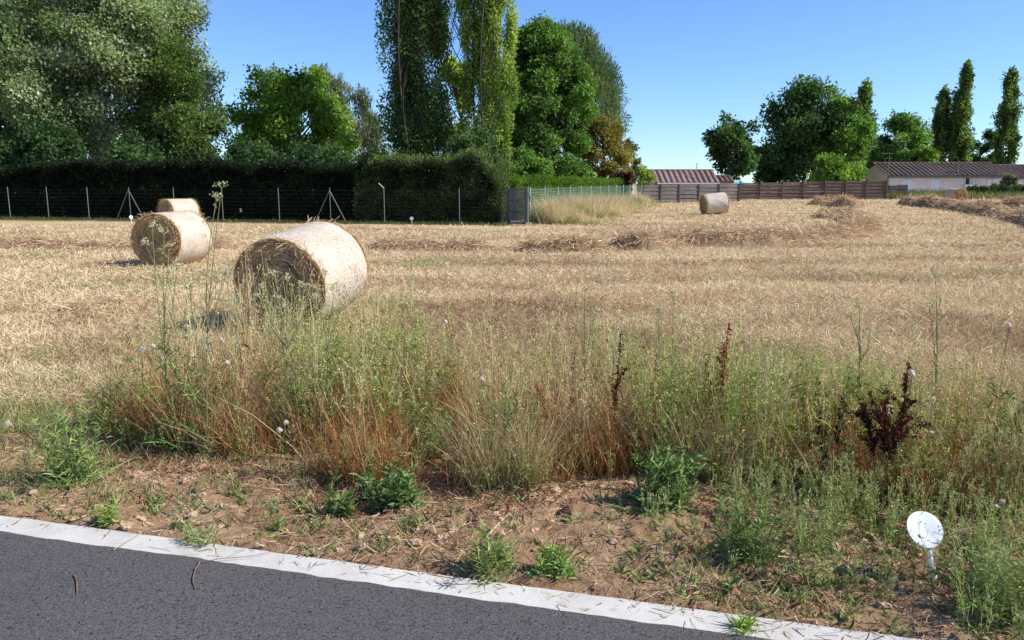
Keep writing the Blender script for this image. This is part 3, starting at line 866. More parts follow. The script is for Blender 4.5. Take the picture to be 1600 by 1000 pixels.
plank_fence("weathered grey plank fence below the tiled shed, meeting the green wire fence", [1004, 1032, 1061, 1092, 1123, 1155], 63, 67, (289, 287), 0, M_WOOD_GREY, 1, .02)
plank_fence("brown plank fence with tall posts under the big dark trees", [1156, 1188, 1222, 1255, 1289, 1321, 1353, 1385], 72, 73, (286, 281), 0, M_WOOD_BROWN, 2, .16)

# ------------------------------------------------------------------ houses
def tile_roof(root, name, x0, x1, y0, y1, ze, zr, mat, period=.52, amp=.17, over=.35, hip=0.0, o=None):
    """two pitches, ridge along x; waves of tiles run down the slope"""
    mb = MB(); n = int((x1 - x0) / (period / 6)); x = np.linspace(x0, x1, n)
    wv = amp * np.abs(np.sin(x * math.pi / period)); ym = (y0 + y1) / 2; slope = (zr - ze) / (ym - y0)
    for (ya, yb) in ((y0 - over, ym), (y1 + over, ym)):
        rows = []
        for f in np.linspace(0, 1, 9):
            for ff, dz in ((f, 0.0),):
                yv = ya + (yb - ya) * ff; z = zr - slope * abs(ym - yv)
                rows.append(np.stack([x, np.full(n, yv), z + wv + .02 * (f * 8 % 1)], -1))
        V = np.stack(rows); i = np.arange(len(rows) - 1)[:, None] * n + np.arange(n - 1)[None]
        mb.add(V, np.stack([i, i + 1, i + n + 1, i + n], -1).reshape(-1, 4))
        lo = V[0].copy(); lo[:, 2] = zr - slope * abs(ym - ya) - .12                      # eave edge
        i2 = np.arange(n - 1)
        mb.add(np.stack([lo, V[0]]), np.stack([i2, i2 + 1, i2 + n + 1, i2 + n], -1))
    mb.tube(np.array([(x0 - .02, ym, zr + amp * .6), (x1 + .02, ym, zr + amp * .6)]), .11, 8)
    return mb.build(name, mat, root, o)


def gable_walls(root, x0, x1, y0, y1, zg, ze, zr, mat, o):
    mb = MB(); ym = (y0 + y1) / 2
    prof = [(y0, zg), (y1, zg), (y1, ze), (ym, zr - .05), (y0, ze)]
    V = [(x, y, z) for x in (x0, x1) for y, z in prof]
    mb.add(V, [(0, 1, 6, 5), (1, 2, 7, 6), (4, 0, 5, 9), (2, 3, 8, 7), (3, 4, 9, 8)])
    mb.f.append(np.array([[0, 4, 3, 2, 1]])); mb.m.append(np.array([0])); mb.f.append(np.array([[5, 6, 7, 8, 9]])); mb.m.append(np.array([0]))
    return mb.build("wall", mat, root, o)


def shutter(root, o, xc, y, z0, z1, w, open_gap=.0):
    mb = MB(); mb.box((xc - w / 2, y - .045, z0), (xc + w / 2, y - .005, z1))
    for z in (z0 + .15, z1 - .15): mb.box((xc - w / 2 + .03, y - .062, z - .05), (xc + w / 2 - .03, y - .046, z + .05))
    return mb.build("shutter", M_WHITE, root, o)


HY = 88.0
def hx(u, Y=HY): return pt(u, 285, Y)[0]
def hz(v, Y=HY): return pt(1500, v, Y)[2]
hb = A(hx(1394), HY, float(terrain(0, HY)))
house = thing("long_house", "long low pinkish house with dark tiled roof and white shutters", "house", hb)
zg = hb[2] - .2; ze, zr = hz(274), hz(254.5)
gable_walls(house, hx(1390), hx(1576), HY, HY + 7.5, zg, ze, zr, M_RENDER, hb)
tile_roof(house, "roof", hx(1385), hx(1578), HY, HY + 7.5, ze, zr, M_TILE, o=hb)
mb = MB(); mb.box((hx(1385), HY - .42, ze - .17), (hx(1578), HY - .34, ze - .07)); mb.build("gutter", M_DARK_METAL, house, hb)
for u, w in ((1412, .5), (1422, .66), (1457.5, .52), (1464.5, .52), (1546, .62), (1554, .62)):
    shutter(house, hb, hx(u), HY, hz(297), hz(279.5), w)
wb = MB(); wb.box((hx(1508), HY - .03, hz(288.5)), (hx(1514.5), HY + .05, hz(278))); win = wb.build("window", M_DARK, house, hb)
wf = MB()
for a, b, c, d in ((1507.4, 1508.2, 289, 277.5), (1514.3, 1515.1, 289, 277.5)): wf.box((hx(a), HY - .06, hz(c)), (hx(b), HY - .031, hz(d)))
for c, d in ((289.6, 288.4), (278.2, 277)): wf.box((hx(1508.3), HY - .058, hz(c)), (hx(1514.2), HY - .031, hz(d)))
wf.build("frame", M_WHITE, win, hb)
wf = MB(); wf.box((hx(1458.6), HY - .03, hz(296.5)), (hx(1463.4), HY + .04, hz(280))); wf.build("window", M_DARK, house, hb)
ac = MB(); ax = hx(1512.5); az_ = hz(297.5)
ac.box((ax - .45, HY - .40, az_), (ax + .45, HY - .06, az_ + .62)); aco = ac.build("air_conditioner", M_WHITE, house, hb)
af = MB(); a = np.linspace(0, 2 * math.pi, 20)
af.tube(np.array([(ax - .1, HY - .42, az_ + .31), (ax - .1, HY - .402, az_ + .31)]), .23, 18); af.build("fan_grille", M_DARK, aco, hb)
for u, v0, v1, nm in ((1525.5, 298, 275, "downpipe"), (1519.5, 297, 276, "downpipe")):
    mb = MB(); rod(mb, A(hx(u), HY - .09, hz(v0)), A(hx(u), HY - .09, hz(v1)), .055); mb.build(nm, M_WHITE, house, hb)
mb = MB(); cxp = hx(1498); rod(mb, A(cxp, HY + .5, hz(274)), A(cxp, HY + .5, hz(257)), .10, 8); rod(mb, A(cxp, HY + .5, hz(257)), A(cxp, HY + .5, hz(256)), .16, 8); mb.build("flue_pipe", M_GALV, house, hb)
mb = MB(); mb.box((hx(1553), HY - .18, hz(277.5)), (hx(1556), HY - .02, hz(273))); mb.build("wall_lamp", M_DARK_METAL, house, hb)
# TV mast by the gable
mx = hx(1384.5); mb = MB(); q = A(mx, HY - .3, float(terrain(mx, HY)))
tv = thing("tv_aerial", "thin TV aerial mast beside the gable of the long house", "aerial", q)
rod(mb, q, A(mx, HY - .3, hz(239)), .03); mb.build("mast", M_GALV, tv, q)
mb = MB(); zz = hz(240)
rod(mb, A(mx - .9, HY - .3, zz), A(mx + .5, HY - .3, zz), .02)
for dx in np.linspace(-.85, .45, 7): rod(mb, A(mx + dx, HY - .55, zz + .03), A(mx + dx, HY - .05, zz + .03), .014)
rod(mb, A(mx - .35, HY - .3, zz - .5), A(mx + .35, HY - .3, zz - .5), .016)
mb.build("antenna", M_GALV, tv, q)
# lower house joined on
h2 = A(hx(1578), HY + .6, hb[2])
house2 = thing("low_house", "lower tiled house joined to the end of the long one, cut by the picture edge", "house", h2)
gable_walls(house2, hx(1577), hx(1700), HY + .6, HY + 7.8, zg, hz(276), hz(258), M_RENDER, h2)
tile_roof(house2, "roof", hx(1579.2), hx(1705), HY + .6, HY + 7.8, hz(276), hz(258), M_TILE, o=h2)
for u in (1588, 1597): shutter(house2, h2, hx(u), HY + .6, hz(297), hz(281), .6)
# low plank shelter between the brown fence and the house
q = pt(1388, 300, 76); q[2] = float(terrain(q[0], q[1]))
sh = thing("lean_to", "low dark shelter with a pale lid between the brown fence and the long house", "shelter", q)
x0, x1 = pt(1389, 290, 76)[0], pt(1419, 290, 76)[0]; z1 = pt(1400, 289, 76)[2]
mb = MB()
for k_ in range(8):
    z0 = q[2] - .05 + k_ * (z1 - q[2]) / 8
    mb.box((x0, 76 + .02 * (k_ % 2), z0), (x1, 76.03 + .02 * (k_ % 2), z0 + (z1 - q[2]) / 8 - .015))
mb.box((x0, 76.06, q[2]), (x0 + .08, 78, z1)); mb.box((x1 - .08, 76.06, q[2]), (x1, 78, z1))
mb.build("planks", M_WOOD_GREY, sh, q)
mb = MB(); mb.box((x0 - .1, 75.9, z1 + .003), (x0 + 1.0, 78.1, z1 + .07)); mb.build("lid", M_STONE, sh, q)
# tiled shed
SY = 76.0
def sx(u): return pt(u, 285, SY)[0]
def sz_(v): return pt(1060, v, SY)[2]
sb = A(sx(1015), SY, float(terrain(0, SY)))
shed = thing("tiled_shed", "small shed with sunbleached pinkish tiled roof above the grey plank fence", "shed", sb)
gable_walls(shed, sx(1015), sx(1122), SY, SY + 5, sb[2] - .2, sz_(285.5), sz_(267), M_WHITE_WALL, sb)
tile_roof(shed, "roof", sx(1012.5), sx(1124), SY, SY + 5, sz_(285.5), sz_(267), M_TILE_PINK, o=sb, over=.2)
mb = MB(); mb.box((sx(1026), SY - .3, sz_(287.5)), (sx(1124), SY - .215, sz_(285.8))); mb.build("gutter", M_WHITE, shed, sb)
for u in (1027, 1060, 1091):
    mb = MB(); mb.box((sx(u) - .06, SY - .30, sb[2] - .1), (sx(u) + .06, SY - .22, sz_(287.6))); mb.build("porch_post", M_WOOD_GREY, shed, sb)
mb = MB(); rod(mb, A(sx(1097), SY + 2.5, sz_(268)), A(sx(1097), SY + 2.5, sz_(254)), .03)
rod(mb, A(sx(1096), SY + 2.5, sz_(255)), A(sx(1099), SY + 2.5, sz_(255)), .02); mb.build("antenna", M_GALV, shed, sb)
q = pt(1135, 300, 84); q[2] = float(terrain(q[0], q[1]))
wh = thing("white_house", "pale gable of a house glimpsed under the small dark tree by the shed", "house", q)
gable_walls(wh, pt(1118, 285, 84)[0], pt(1146, 285, 84)[0], 84, 87, q[2] - .2, pt(1130, 284, 84)[2], pt(1130, 276, 84)[2], M_WHITE_WALL, q)
tile_roof(wh, "roof", pt(1117, 285, 84)[0], pt(1147, 285, 84)[0], 84, 87, pt(1130, 284, 84)[2], pt(1130, 276, 84)[2], M_TILE, o=q, over=.15)
# parasol
q = pt(1157, 300, 75); q[2] = float(terrain(q[0], q[1])); zp = pt(1157, 281.2, 75)[2]
par = thing("parasol", "turquoise parasol showing just above the plank fences", "parasol", q)
mb = MB(); rod(mb, q, A(q[0], q[1], zp + .05), .025); mb.build("pole", M_WHITE, par, q)
mb = MB(); a = np.arange(8) * math.pi / 4 + .2; V = [(q[0], q[1], zp)] + [(q[0] + .85 * math.cos(t_), q[1] + .85 * math.sin(t_), zp - .34) for t_ in a] + [(q[0] + .85 * math.cos(t_), q[1] + .85 * math.sin(t_), zp - .46) for t_ in a]
F = [(0, 1 + i_, 1 + (i_ + 1) % 8) for i_ in range(8)]; mb.add(V, F)
mb.f.append(np.array([(1 + i_, 9 + i_, 9 + (i_ + 1) % 8, 1 + (i_ + 1) % 8) for i_ in range(8)])); mb.m.append(np.zeros(8, int))
mb.build("canopy", M_TURQ, par, q)

# ------------------------------------------------------------------ shrubs in front of the house
make_tree("garden_shrub", "pale green rounded shrub against the corner of the long house", "shrub", 1578, 273, 26, 84, GREYG, 2600, (.16, .1), vbot=304, seed=50, nclump=30, trunk_r=.05)
for i_, (u, vt, w_) in enumerate(((1530, 292, 34), (1562, 290, 38), (1592, 291, 34))):
    make_tree("garden_shrub", ("low dark shrub next to the farthest bale", "low dark shrub under the corner of the long house", "low dark shrub in front of the lower house")[i_], "shrub", u, vt, w_, 78, HS, 2600, (.16, .1), vbot=306, seed=51 + i_, nclump=26, trunk_r=.04)

# ------------------------------------------------------------------ generic plant builders
def on_path(path, idx, t):
    s = path.shape[1]; f = np.clip(t, 0, .999) * (s - 1); k0 = f.astype(int); fr = (f - k0)[:, None]
    return path[idx, k0] * (1 - fr) + path[idx, k0 + 1] * fr


def arcs(P, az, a0, bend, L, s):
    """paths starting at P, tilted a0 from vertical towards az and bending by `bend` over their length"""
    t = np.linspace(0, 1, s)
    th = a0[:, None] + bend[:, None] * t
    st = L[:, None] / (s - 1)
    r = np.concatenate([np.zeros((len(P), 1)), np.cumsum(np.sin(th[:, 1:]) * st, 1)], 1)
    z = np.concatenate([np.zeros((len(P), 1)), np.cumsum(np.cos(th[:, 1:]) * st, 1)], 1)
    return P[:, None] + np.stack([r * np.cos(az)[:, None], r * np.sin(az)[:, None], z], -1)


def jitter(c, n, k=.2): return np.clip(np.asarray(c) * (1 + rng.normal(0, k, (n, 1))) * (1 + rng.normal(0, k * .35, (n, 3))), .005, .9)


def branched(mb, P, H, colb, colt, nb=7, blen=.4, twigs=2, head=.014, headcol=(.4, .4, .22), heads=3, nleaf=6, leafL=.09, leafW=.014, leafcol=(.1, .16, .04), w=.005, lean=.25, spread=(.3, .8)):
    n = len(P); H = np.broadcast_to(H, (n,)); az = wind(P)
    path = arcs(P, az, rng.normal(0, lean * .4, n), rng.normal(0, lean, n), H, 6)
    path[:, 1:] += rng.normal(0, .008, (n, 5, 3))
    cb, ct = jitter(colb, n), jitter(colt, n); tt_ = np.linspace(0, 1, 6)[None, :, None]
    mb.ribbons(path, w * np.linspace(1, .45, 6)[None], cb[:, None] * (1 - tt_) + ct[:, None] * tt_)
    if nb:
        idx = np.repeat(np.arange(n), nb); m = len(idx); t = U(.25, .97, m)
        B = on_path(path, idx, t); L = blen * H[idx] * (1.15 - t) * U(.5, 1.2, m)
        bp = arcs(B, U(0, 6.283, m), U(*spread, m), -U(0, .5, m), L, 4)
        mb.ribbons(bp, w * .55 * np.linspace(1, .6, 4)[None], cb[idx] * (1 - t[:, None]) + ct[idx] * t[:, None])
        tips = [bp[:, -1], path[:, -1]]; hid = [idx, np.arange(n)]
        if twigs:
            i2 = np.repeat(np.arange(m), twigs); m2 = len(i2); t2 = U(.3, .95, m2)
            tp = arcs(on_path(bp, i2, t2), U(0, 6.283, m2), U(.2, 1.0, m2), -U(0, .6, m2), L[i2] * U(.25, .6, m2), 3)
            mb.ribbons(tp, w * .4, ct[idx[i2]])
            tips.append(tp[:, -1]); hid.append(idx[i2])
        T = np.concatenate(tips)
    else: T = path[:, -1]
    if heads and head:
        R = np.repeat(T, heads, 0); k_ = len(R)
        mb.leaves(R + rng.normal(0, head * .35, (k_, 3)), rng.normal(0, 1, (k_, 3)) + A(0, 0, .5), head * U(.6, 1.4, k_), head * U(.4, .8, k_), jitter(headcol, k_, .25))
    if nleaf:
        idx = np.repeat(np.arange(n), nleaf); m = len(idx); t = U(.02, .8, m) ** 1.2
        lp = arcs(on_path(path, idx, t), U(0, 6.283, m), U(.5, 1.1, m), U(.2, 1.0, m), leafL * (1.1 - .7 * t) * U(.5, 1.3, m) * np.minimum(1.4, H[idx] / .5), 4)
        mb.ribbons(lp, leafW * A(.45, 1, .75, .08)[None] * U(.6, 1.3, (m, 1)), jitter(leafcol, m, .22))


def wind(P): return 14 * fbm(P[:, 0] * .8 + 40, P[:, 1] * .8, 107, 2) + rng.normal(0, 1.5, len(P))


def tuft(mb, P, nbl, L, w, col, lean=(.1, .7), bend=(.2, .9), spread=.04, segs=4, shape=None, combed=False):
    n = len(P); idx = np.repeat(np.arange(n), nbl); m = len(idx)
    B = P[idx] + np.stack([rng.normal(0, spread, m), rng.normal(0, spread, m), np.zeros(m)], -1)
    LL = np.broadcast_to(L, (n,))[idx] * U(.5, 1.15, m)
    pth = arcs(B, wind(B) if combed else U(0, 6.283, m), U(*lean, m), U(*bend, m), LL, segs)
    pr = np.linspace(1, .15, segs) if shape is None else shape
    mb.ribbons(pth, w * pr[None] * U(.7, 1.3, (m, 1)), jitter(col, m, .22))


def at_ground(x, y): return np.stack([x, y, ground_z(x, y) - .01], -1)

# ------------------------------------------------------------------ mown stubble over the field
def field_points(n, v0, v1, u0=-250, u1=1850):
    u = U(u0, u1, n); v = U(v0, v1, n)
    d = FWD[None] * FPX + np.stack([u - 800, 0 * u, 0 * u], -1) + UPV[None] * (500 - v)[:, None]
    z = np.zeros(n)
    for _ in range(14):
        k_ = (z - CAM_H) / np.minimum(d[:, 2], -1); x, y = d[:, 0] * k_, d[:, 1] * k_; z = .5 * z + .5 * terrain(x, y)
    return x, y


def in_field(x, y):
    dl = (x - FEN_A[0]) * fn[0] + (y - FEN_A[1]) * fn[1]
    left_ok = (dl < .3) | (x > FEN_B[0])
    s2 = (x - E0[0]) * (-ed[1]) + (y - E0[1]) * ed[0]
    right_ok = (y < 34.5) | (s2 < -.1)
    return left_ok & right_ok & (y < 90) & (soil_mask(x, y) < U(0.1, .75, len(x)))


stub = MB()
x, y = field_points(380000, 309, 640)
k_ = in_field(x, y); x, y = x[k_], y[k_]; n = len(x)
dist = np.hypot(x, y)
patch = .5 * fbm(x * .16, y * .8 + x * .08, 71) + .5 * fbm(x * .7, y * .9, 74); p2 = fbm(x * .9, y * .9, 72); p3 = fbm(x * .5 + 30, y * .5, 73)
pal = np.array([(.71, .575, .365), (.61, .475, .29), (.50, .37, .22), (.38, .26, .155), (.37, .37, .16)])
ci = np.clip((.5 - patch) * 11 + 1.0 + .9 * sstep(14, 8, dist) + rng.normal(0, .8, n), 0, 3).astype(int)
ci = np.where((p3 > .60) & (U(0, 1, n) < (p3 - .58) * 3.2), 4, ci)
lying = U(0, 1, n) < .55
L = np.where(lying, U(.05, .19, n), U(.03, .10, n)) * (1 + .012 * dist) * (.7 + .6 * p2)
th = np.where(lying, U(1.05, 1.6, n), np.abs(rng.normal(0, .4, n)))
bx_ = at_ground(x, y); bx_[:, 2] += np.where(lying, U(.0, .05, n), 0)
pth = arcs(bx_, U(0, 6.283, n), th, rng.normal(0, .3, n), L, 3)
stub.ribbons(pth, np.maximum(.0036, .00055 * dist)[:, None] * U(.6, 1.4, (n, 1)), pal[ci] * U(.86, 1.12, (n, 1)))
stub.build("stubble", M_STRAW, kind="stuff")["label"] = "short dry mown stubble and loose straw over the whole field"

# ------------------------------------------------------------------ windrows of raked hay
def windrow(label, pts_px, width, height, nstraw, seed, sw=.014, gaps=0.0, pal=None, name="hay_windrow"):
    global rng
    keep = rng; rng = np.random.default_rng(seed)
    P = np.array([gp(u, v) for u, v in pts_px])
    seg = np.concatenate([[0], np.cumsum(np.linalg.norm(np.diff(P, axis=0), axis=1))]); L = seg[-1]
    ts = np.linspace(0, L, max(10, int(L / .12))); S = np.stack([np.interp(ts, seg, P[:, a]) for a in range(3)], -1)
    d = unit(np.gradient(S, axis=0)); nr = np.stack([-d[:, 1], d[:, 0], 0 * d[:, 0]], -1)
    env = sstep(0, .6, ts) * sstep(0, .6, L - ts) * (.55 + .9 * (fbm(ts * .55, 0 * ts, seed) - .2)) * (1 - gaps * (fbm(ts * .35, 0 * ts + 7, seed + 1) > .58))
    env = np.clip(env, .06, 1.3)
    cs = np.linspace(-1, 1, 13); prof = np.clip(1 - cs ** 2, 0, 1) ** .8
    hgt = lambda ti, c: height * np.interp(ti, ts, env) * np.clip(1 - np.abs(c) ** 2.2, 0, 1) * (.55 + .9 * fbm(ti * 2.6, c * 1.7 + 4, seed + 3))
    TT, CC = np.meshgrid(ts, cs, indexing='ij')
    wd = width * (.7 + .5 * env)
    V = S[:, None] + nr[:, None] * (CC * wd[:, None])[..., None]
    V[..., 2] = ground_z(V[..., 0], V[..., 1]) - .02 + hgt(TT, CC)
    mb = MB(); k_ = len(cs); i = np.arange(len(ts) - 1)[:, None] * k_ + np.arange(k_ - 1)[None]
    pal = np.array(pal or [(.66, .49, .31), (.58, .41, .25), (.46, .31, .18), (.76, .60, .40), (.34, .22, .125)])
    mb.add(V, np.stack([i, i + 1, i + k_ + 1, i + k_], -1).reshape(-1, 4), (.33, .225, .13))
    n = nstraw; ti = U(0, L, n); c = rng.normal(0, .5, n); c = np.clip(c, -1.15, 1.15)
    keepm = U(0, 1, n) < np.interp(ti, ts, env) + .25
    ti, c = ti[keepm], c[keepm]; n = len(ti)
    B = np.stack([np.interp(ti, ts, S[:, a]) for a in range(3)], -1) + np.stack([np.interp(ti, ts, nr[:, a]) for a in range(3)], -1) * (c * np.interp(ti, ts, wd))[:, None]
    B[:, 2] = ground_z(B[:, 0], B[:, 1]) + hgt(ti, c) + U(-.03, .03, n)
    tuftd = fbm(ti * 1.8, c * 1.5, seed + 6)
    th = np.where(U(0, 1, n) < .86, U(1.0, 1.7, n), U(.35, 1.0, n))
    pth = arcs(B, U(0, 6.283, n), th, U(.2, 1.2, n), U(.12, .42, n) * (.6 + height), 4)
    ci = np.clip(tuftd * 6 - 1 + rng.normal(0, 1.0, n), 0, 4).astype(int)
    mb.ribbons(pth, sw * U(.6, 1.3, (n, 1)), pal[ci] * U(.75, 1.25, (n, 1)))
    o = mb.build(name, M_STRAW, origin=P[0]); tag(o, label, "hay row", "rows of raked hay lying on the field")
    rng = keep


windrow("low brown hay row stretching out of the picture behind the two large bales", [(-200, 392), (60, 388), (200, 390), (330, 388), (380, 388)], .55, .30, 5200, 81, gaps=.2)
windrow("dark flattened hay row just beyond the nearest bale", [(570, 391), (640, 390), (700, 389), (775, 391)], .5, .27, 3600, 82)
windrow("short tousled hay heap between the dark flat row and the broad shaggy row", [(805, 392), (860, 393), (905, 393), (948, 391)], .5, .36, 3000, 83)
windrow("broad shaggy hay row in the middle of the field, below the lone bale", [(965, 390), (1020, 386), (1075, 383), (1130, 384), (1190, 384), (1250, 380), (1310, 372), (1348, 364)], .85, .46, 12500, 84, .014)
windrow("small hay heap before the brown plank fence", [(1272, 321), (1290, 320), (1312, 321), (1322, 325)], .9, .62, 2400, 85, .026)
windrow("spread hay trailing down from the heap by the brown fence", [(1286, 342), (1302, 334), (1318, 336), (1345, 350)], .8, .35, 2000, 86, .026)
windrow("long dark hay row running away past the farthest bale", [(1412, 320), (1440, 322), (1480, 326), (1530, 333), (1600, 346), (1700, 368)], .75, .62, 9000, 87, .026)
windrow("dark end of another hay row beyond the long one, at the picture edge", [(1562, 323), (1590, 323), (1640, 328), (1700, 333)], .8, .62, 3600, 88, .03)
windrow("dark thin patch of raked hay on the stubble near the nearest bale's shadow", [(60, 498), (110, 488), (150, 480), (200, 477), (262, 474)], .25, .10, 1500, 89, .008)

# ------------------------------------------------------------------ tall grass before the green fence and the house
tg = MB()
n = 1500; f = U(0.0, 1, n) ** 1.3; q = E0 + (E1 - E0) * f[:, None]
off = np.abs(rng.normal(0, .9, n)) * (1.25 - f * .6) + .1
nn = A(ed[1], -ed[0])
x = q[:, 0] + nn[0] * off; y = q[:, 1] + nn[1] * off
P = np.stack([x, y, terrain(x, y) - .03], -1)
hh = (1.15 - .45 * f) * np.clip(1.15 - off * .35, .3, 1.1)
dry = fbm(f * 16, off, 91) > .46
tuft(tg, P[dry], 20, hh[dry] * 1.25, .016, (.66, .54, .33), (.02, .5), (.1, .9), .12)
tuft(tg, P[~dry], 18, hh[~dry] * .95, .018, (.27, .30, .10), (.02, .6), (.1, 1.0), .12)
tuft(tg, P[::2], 12, .35, .02, (.42, .37, .16), (.2, .8), (.1, 1.0), .15)
tg.build("tall_grass", M_WEED, kind="stuff")["label"] = "tall dry seeding grass along the green wire fence"
hg = MB(); n = 900
u = U(1388, 1640, n); Yh = U(74, 84, n)
P = np.array([pt(a, 300, b) for a, b in zip(u, Yh)]); P[:, 2] = terrain(P[:, 0], P[:, 1]) - .03
tuft(hg, P[::2], 16, .95, .05, (.13, .17, .05), (.05, .7), (.1, .9), .25)
tuft(hg, P[1::2], 16, .8, .045, (.34, .32, .16), (.05, .7), (.1, .9), .25)
n = 700; t = U(0, Lf, n); q = pa + (pb - pa) * (t / Lf)[:, None] + np.stack([0 * t, rng.normal(-.1, .3, n), 0 * t], -1)
tuft(hg, q, 10, .22, .02, (.10, .12, .05), (.1, .8), (.1, .9), .15)
hg.build("rough_grass", M_WEED, kind="stuff")["label"] = "rough grass along the hedge foot and in front of the houses"

# ------------------------------------------------------------------ the weed belt along the verge
X0, X1 = gp(175, 690)[0], gp(1850, 760)[0]


def belt(n, d0, d1, xa=X0, xb=X1, pw=1.0):
    x = U(xa, xb, n); y = front_y(x) + d0 + (d1 - d0) * U(0, 1, n) ** pw + (fbm(x * 1.3, x * 0, 95) - .5) * .5
    k_ = fbm(x * 2.1 + 3, y * 2.1, 108, 3) > U(.22, .58, n)
    return x[k_], y[k_]


belt_h = lambda x: (.88 + .6 * fbm(x * 2.6, x * 0 + 5, 109, 3)) * belt_h0(x)
belt_h0 = lambda x: .60 + .22 * np.exp(-((x + 1.3) / 1.1) ** 2) + .06 * np.sin(x * 2.1) - .10 * sstep(1.8, 3.2, x)
dw = MB()                                              # dry, branching, straw coloured stems
x, y = belt(1450, .08, 2.2, pw=1.35); P = at_ground(x, y); zone = fbm(x * 1.1, y * 1.1, 97); H = belt_h(x) * U(.45, 1.2, len(x))
a = zone + rng.normal(0, .1, len(x)) < .5
branched(dw, P[a], H[a], (.42, .21, .10), (.64, .53, .30), 7, .42, 2, .0135, (.56, .46, .25), 2, 3, .06, .008, (.36, .24, .12), .0054)
branched(dw, P[~a], H[~a] * .95, (.32, .18, .08), (.58, .52, .28), 6, .40, 2, .014, (.52, .45, .22), 2, 4, .07, .009, (.30, .25, .10), .0054)
x, y = belt(9000, .0, 1.7, pw=1.4); P = at_ground(x, y); c_ = fbm(x * 1.6 + 8, y * .9, 110) + rng.normal(0, .11, len(x)) < .56
tuft(dw, P[c_], 4, belt_h(x[c_]) * U(.35, .75, c_.sum()), .0052, (.46, .215, .09), (.0, .5), (.0, .8), .03, 4, combed=True)
tuft(dw, P[~c_], 4, belt_h(x[~c_]) * U(.4, .9, (~c_).sum()), .0046, (.56, .43, .23), (.0, .5), (.0, .7), .03, 4, combed=True)
x, y = belt(4200, 1.3, 3.4); P = at_ground(x, y)       # thinning out into the field
branched(dw, P[:420], U(.25, .6, 420), (.40, .26, .12), (.58, .49, .29), 6, .4, 1, .012, (.62, .56, .36), 2, 4, .06, .008, (.34, .28, .12), .004)
tuft(dw, P[420:], 5, .26, .0045, (.60, .46, .26), (.1, .9), (.0, .8), .06, 3)
dw.build("dry_weeds", M_WEED, kind="stuff")["label"] = "dense straw and rust coloured dry weeds along the verge"

x, y = belt(420, .3, 2.2); P = at_ground(x, y)              # a few stand well above the rest
branched(dw, P, belt_h(x) * U(1.1, 1.5, len(x)), (.34, .24, .11), (.56, .50, .28), 6, .34, 2, .012, (.58, .54, .31), 3, 4, .06, .007, (.30, .30, .11), .0042)
x, y = belt(620, .1, 2.3); P = at_ground(x, y)              # plumed grasses
branched(dw, P, belt_h(x) * U(.7, 1.25, len(x)), (.44, .30, .14), (.66, .55, .33), 14, .11, 1, .016, (.70, .60, .38), 2, 2, .16, .006, (.50, .38, .19), .0044, lean=.4, spread=(.1, .5))
gw_ = MB()                                             # green branching weeds between them
x, y = belt(3600, .0, 2.0, pw=1.3); gz_ = fbm(x * .9 + 20, y * .9, 99); k_ = (gz_ + .05 * np.sin(x * 1.9 - .6) + rng.normal(0, .05, len(x)) > .61); x, y = x[k_], y[k_]; P = at_ground(x, y); n = len(x); H = belt_h(x) * U(.4, 1.15, n)
h_ = n // 2
branched(gw_, P[:h_], H[:h_], (.22, .23, .055), (.42, .45, .14), 6, .40, 2, .014, (.46, .48, .18), 2, 9, .10, .012, (.18, .23, .06), .0046)
branched(gw_, P[h_:], H[h_:] * .85, (.16, .22, .045), (.33, .40, .10), 5, .36, 2, .014, (.40, .45, .14), 2, 13, .10, .015, (.16, .215, .055), .0046)
x, y = belt(1300, -.15, .35, pw=.9); P = at_ground(x, y)
branched(gw_, P, U(.14, .36, len(x)), (.18, .18, .065), (.32, .33, .13), 4, .4, 1, .010, (.40, .41, .19), 2, 9, .07, .011, (.16, .22, .06), .004)
gw_.build("green_weeds", M_WEED, kind="stuff")["label"] = "green branching weeds growing through the dry ones"

lw = MB()                                              # low weeds by the road
def lowzone(n, px): 
    u = np.array([q[0] for q in px]); 
    out = []
    for (a, b, c, d, kk) in px:
        for _ in range(kk): out.append(gp(U(a, b), U(c, d))[:2])
    o = np.array(out); return o[:, 0], o[:, 1]
x, y = lowzone(0, [(1120, 1640, 780, 860, 170), (1250, 1640, 850, 930, 95), (1480, 1700, 900, 1040, 110), (1000, 1300, 800, 900, 40)])
k_ = kerb_s(x, y) > .04; x, y = x[k_], y[k_]; P = at_ground(x, y); n = len(x)
branched(lw, P, U(.10, .40, n), (.22, .25, .07), (.42, .46, .17), 6, .45, 2, .008, (.44, .45, .22), 2, 12, .075, .009, (.18, .26, .065), .0036)
x, y = lowzone(0, [(-60, 230, 590, 680, 380), (-60, 200, 640, 760, 150), (0, 500, 700, 800, 120)])
P = at_ground(x, y); n = len(x); P = P[soil_mask(x, y) >= 0]
tuft(lw, P[::2], 12, .13, .006, (.22, .27, .085), (.1, .9), (.1, .8), .05, 3)
tuft(lw, P[1::2], 10, .12, .005, (.52, .40, .22), (.2, 1.1), (.1, .8), .05, 3)
branched(lw, P[::5], U(.10, .24, len(P[::5])), (.18, .21, .08), (.32, .35, .15), 5, .45, 1, .009, (.36, .38, .2), 2, 9, .06, .009, (.11, .17, .05), .0036)
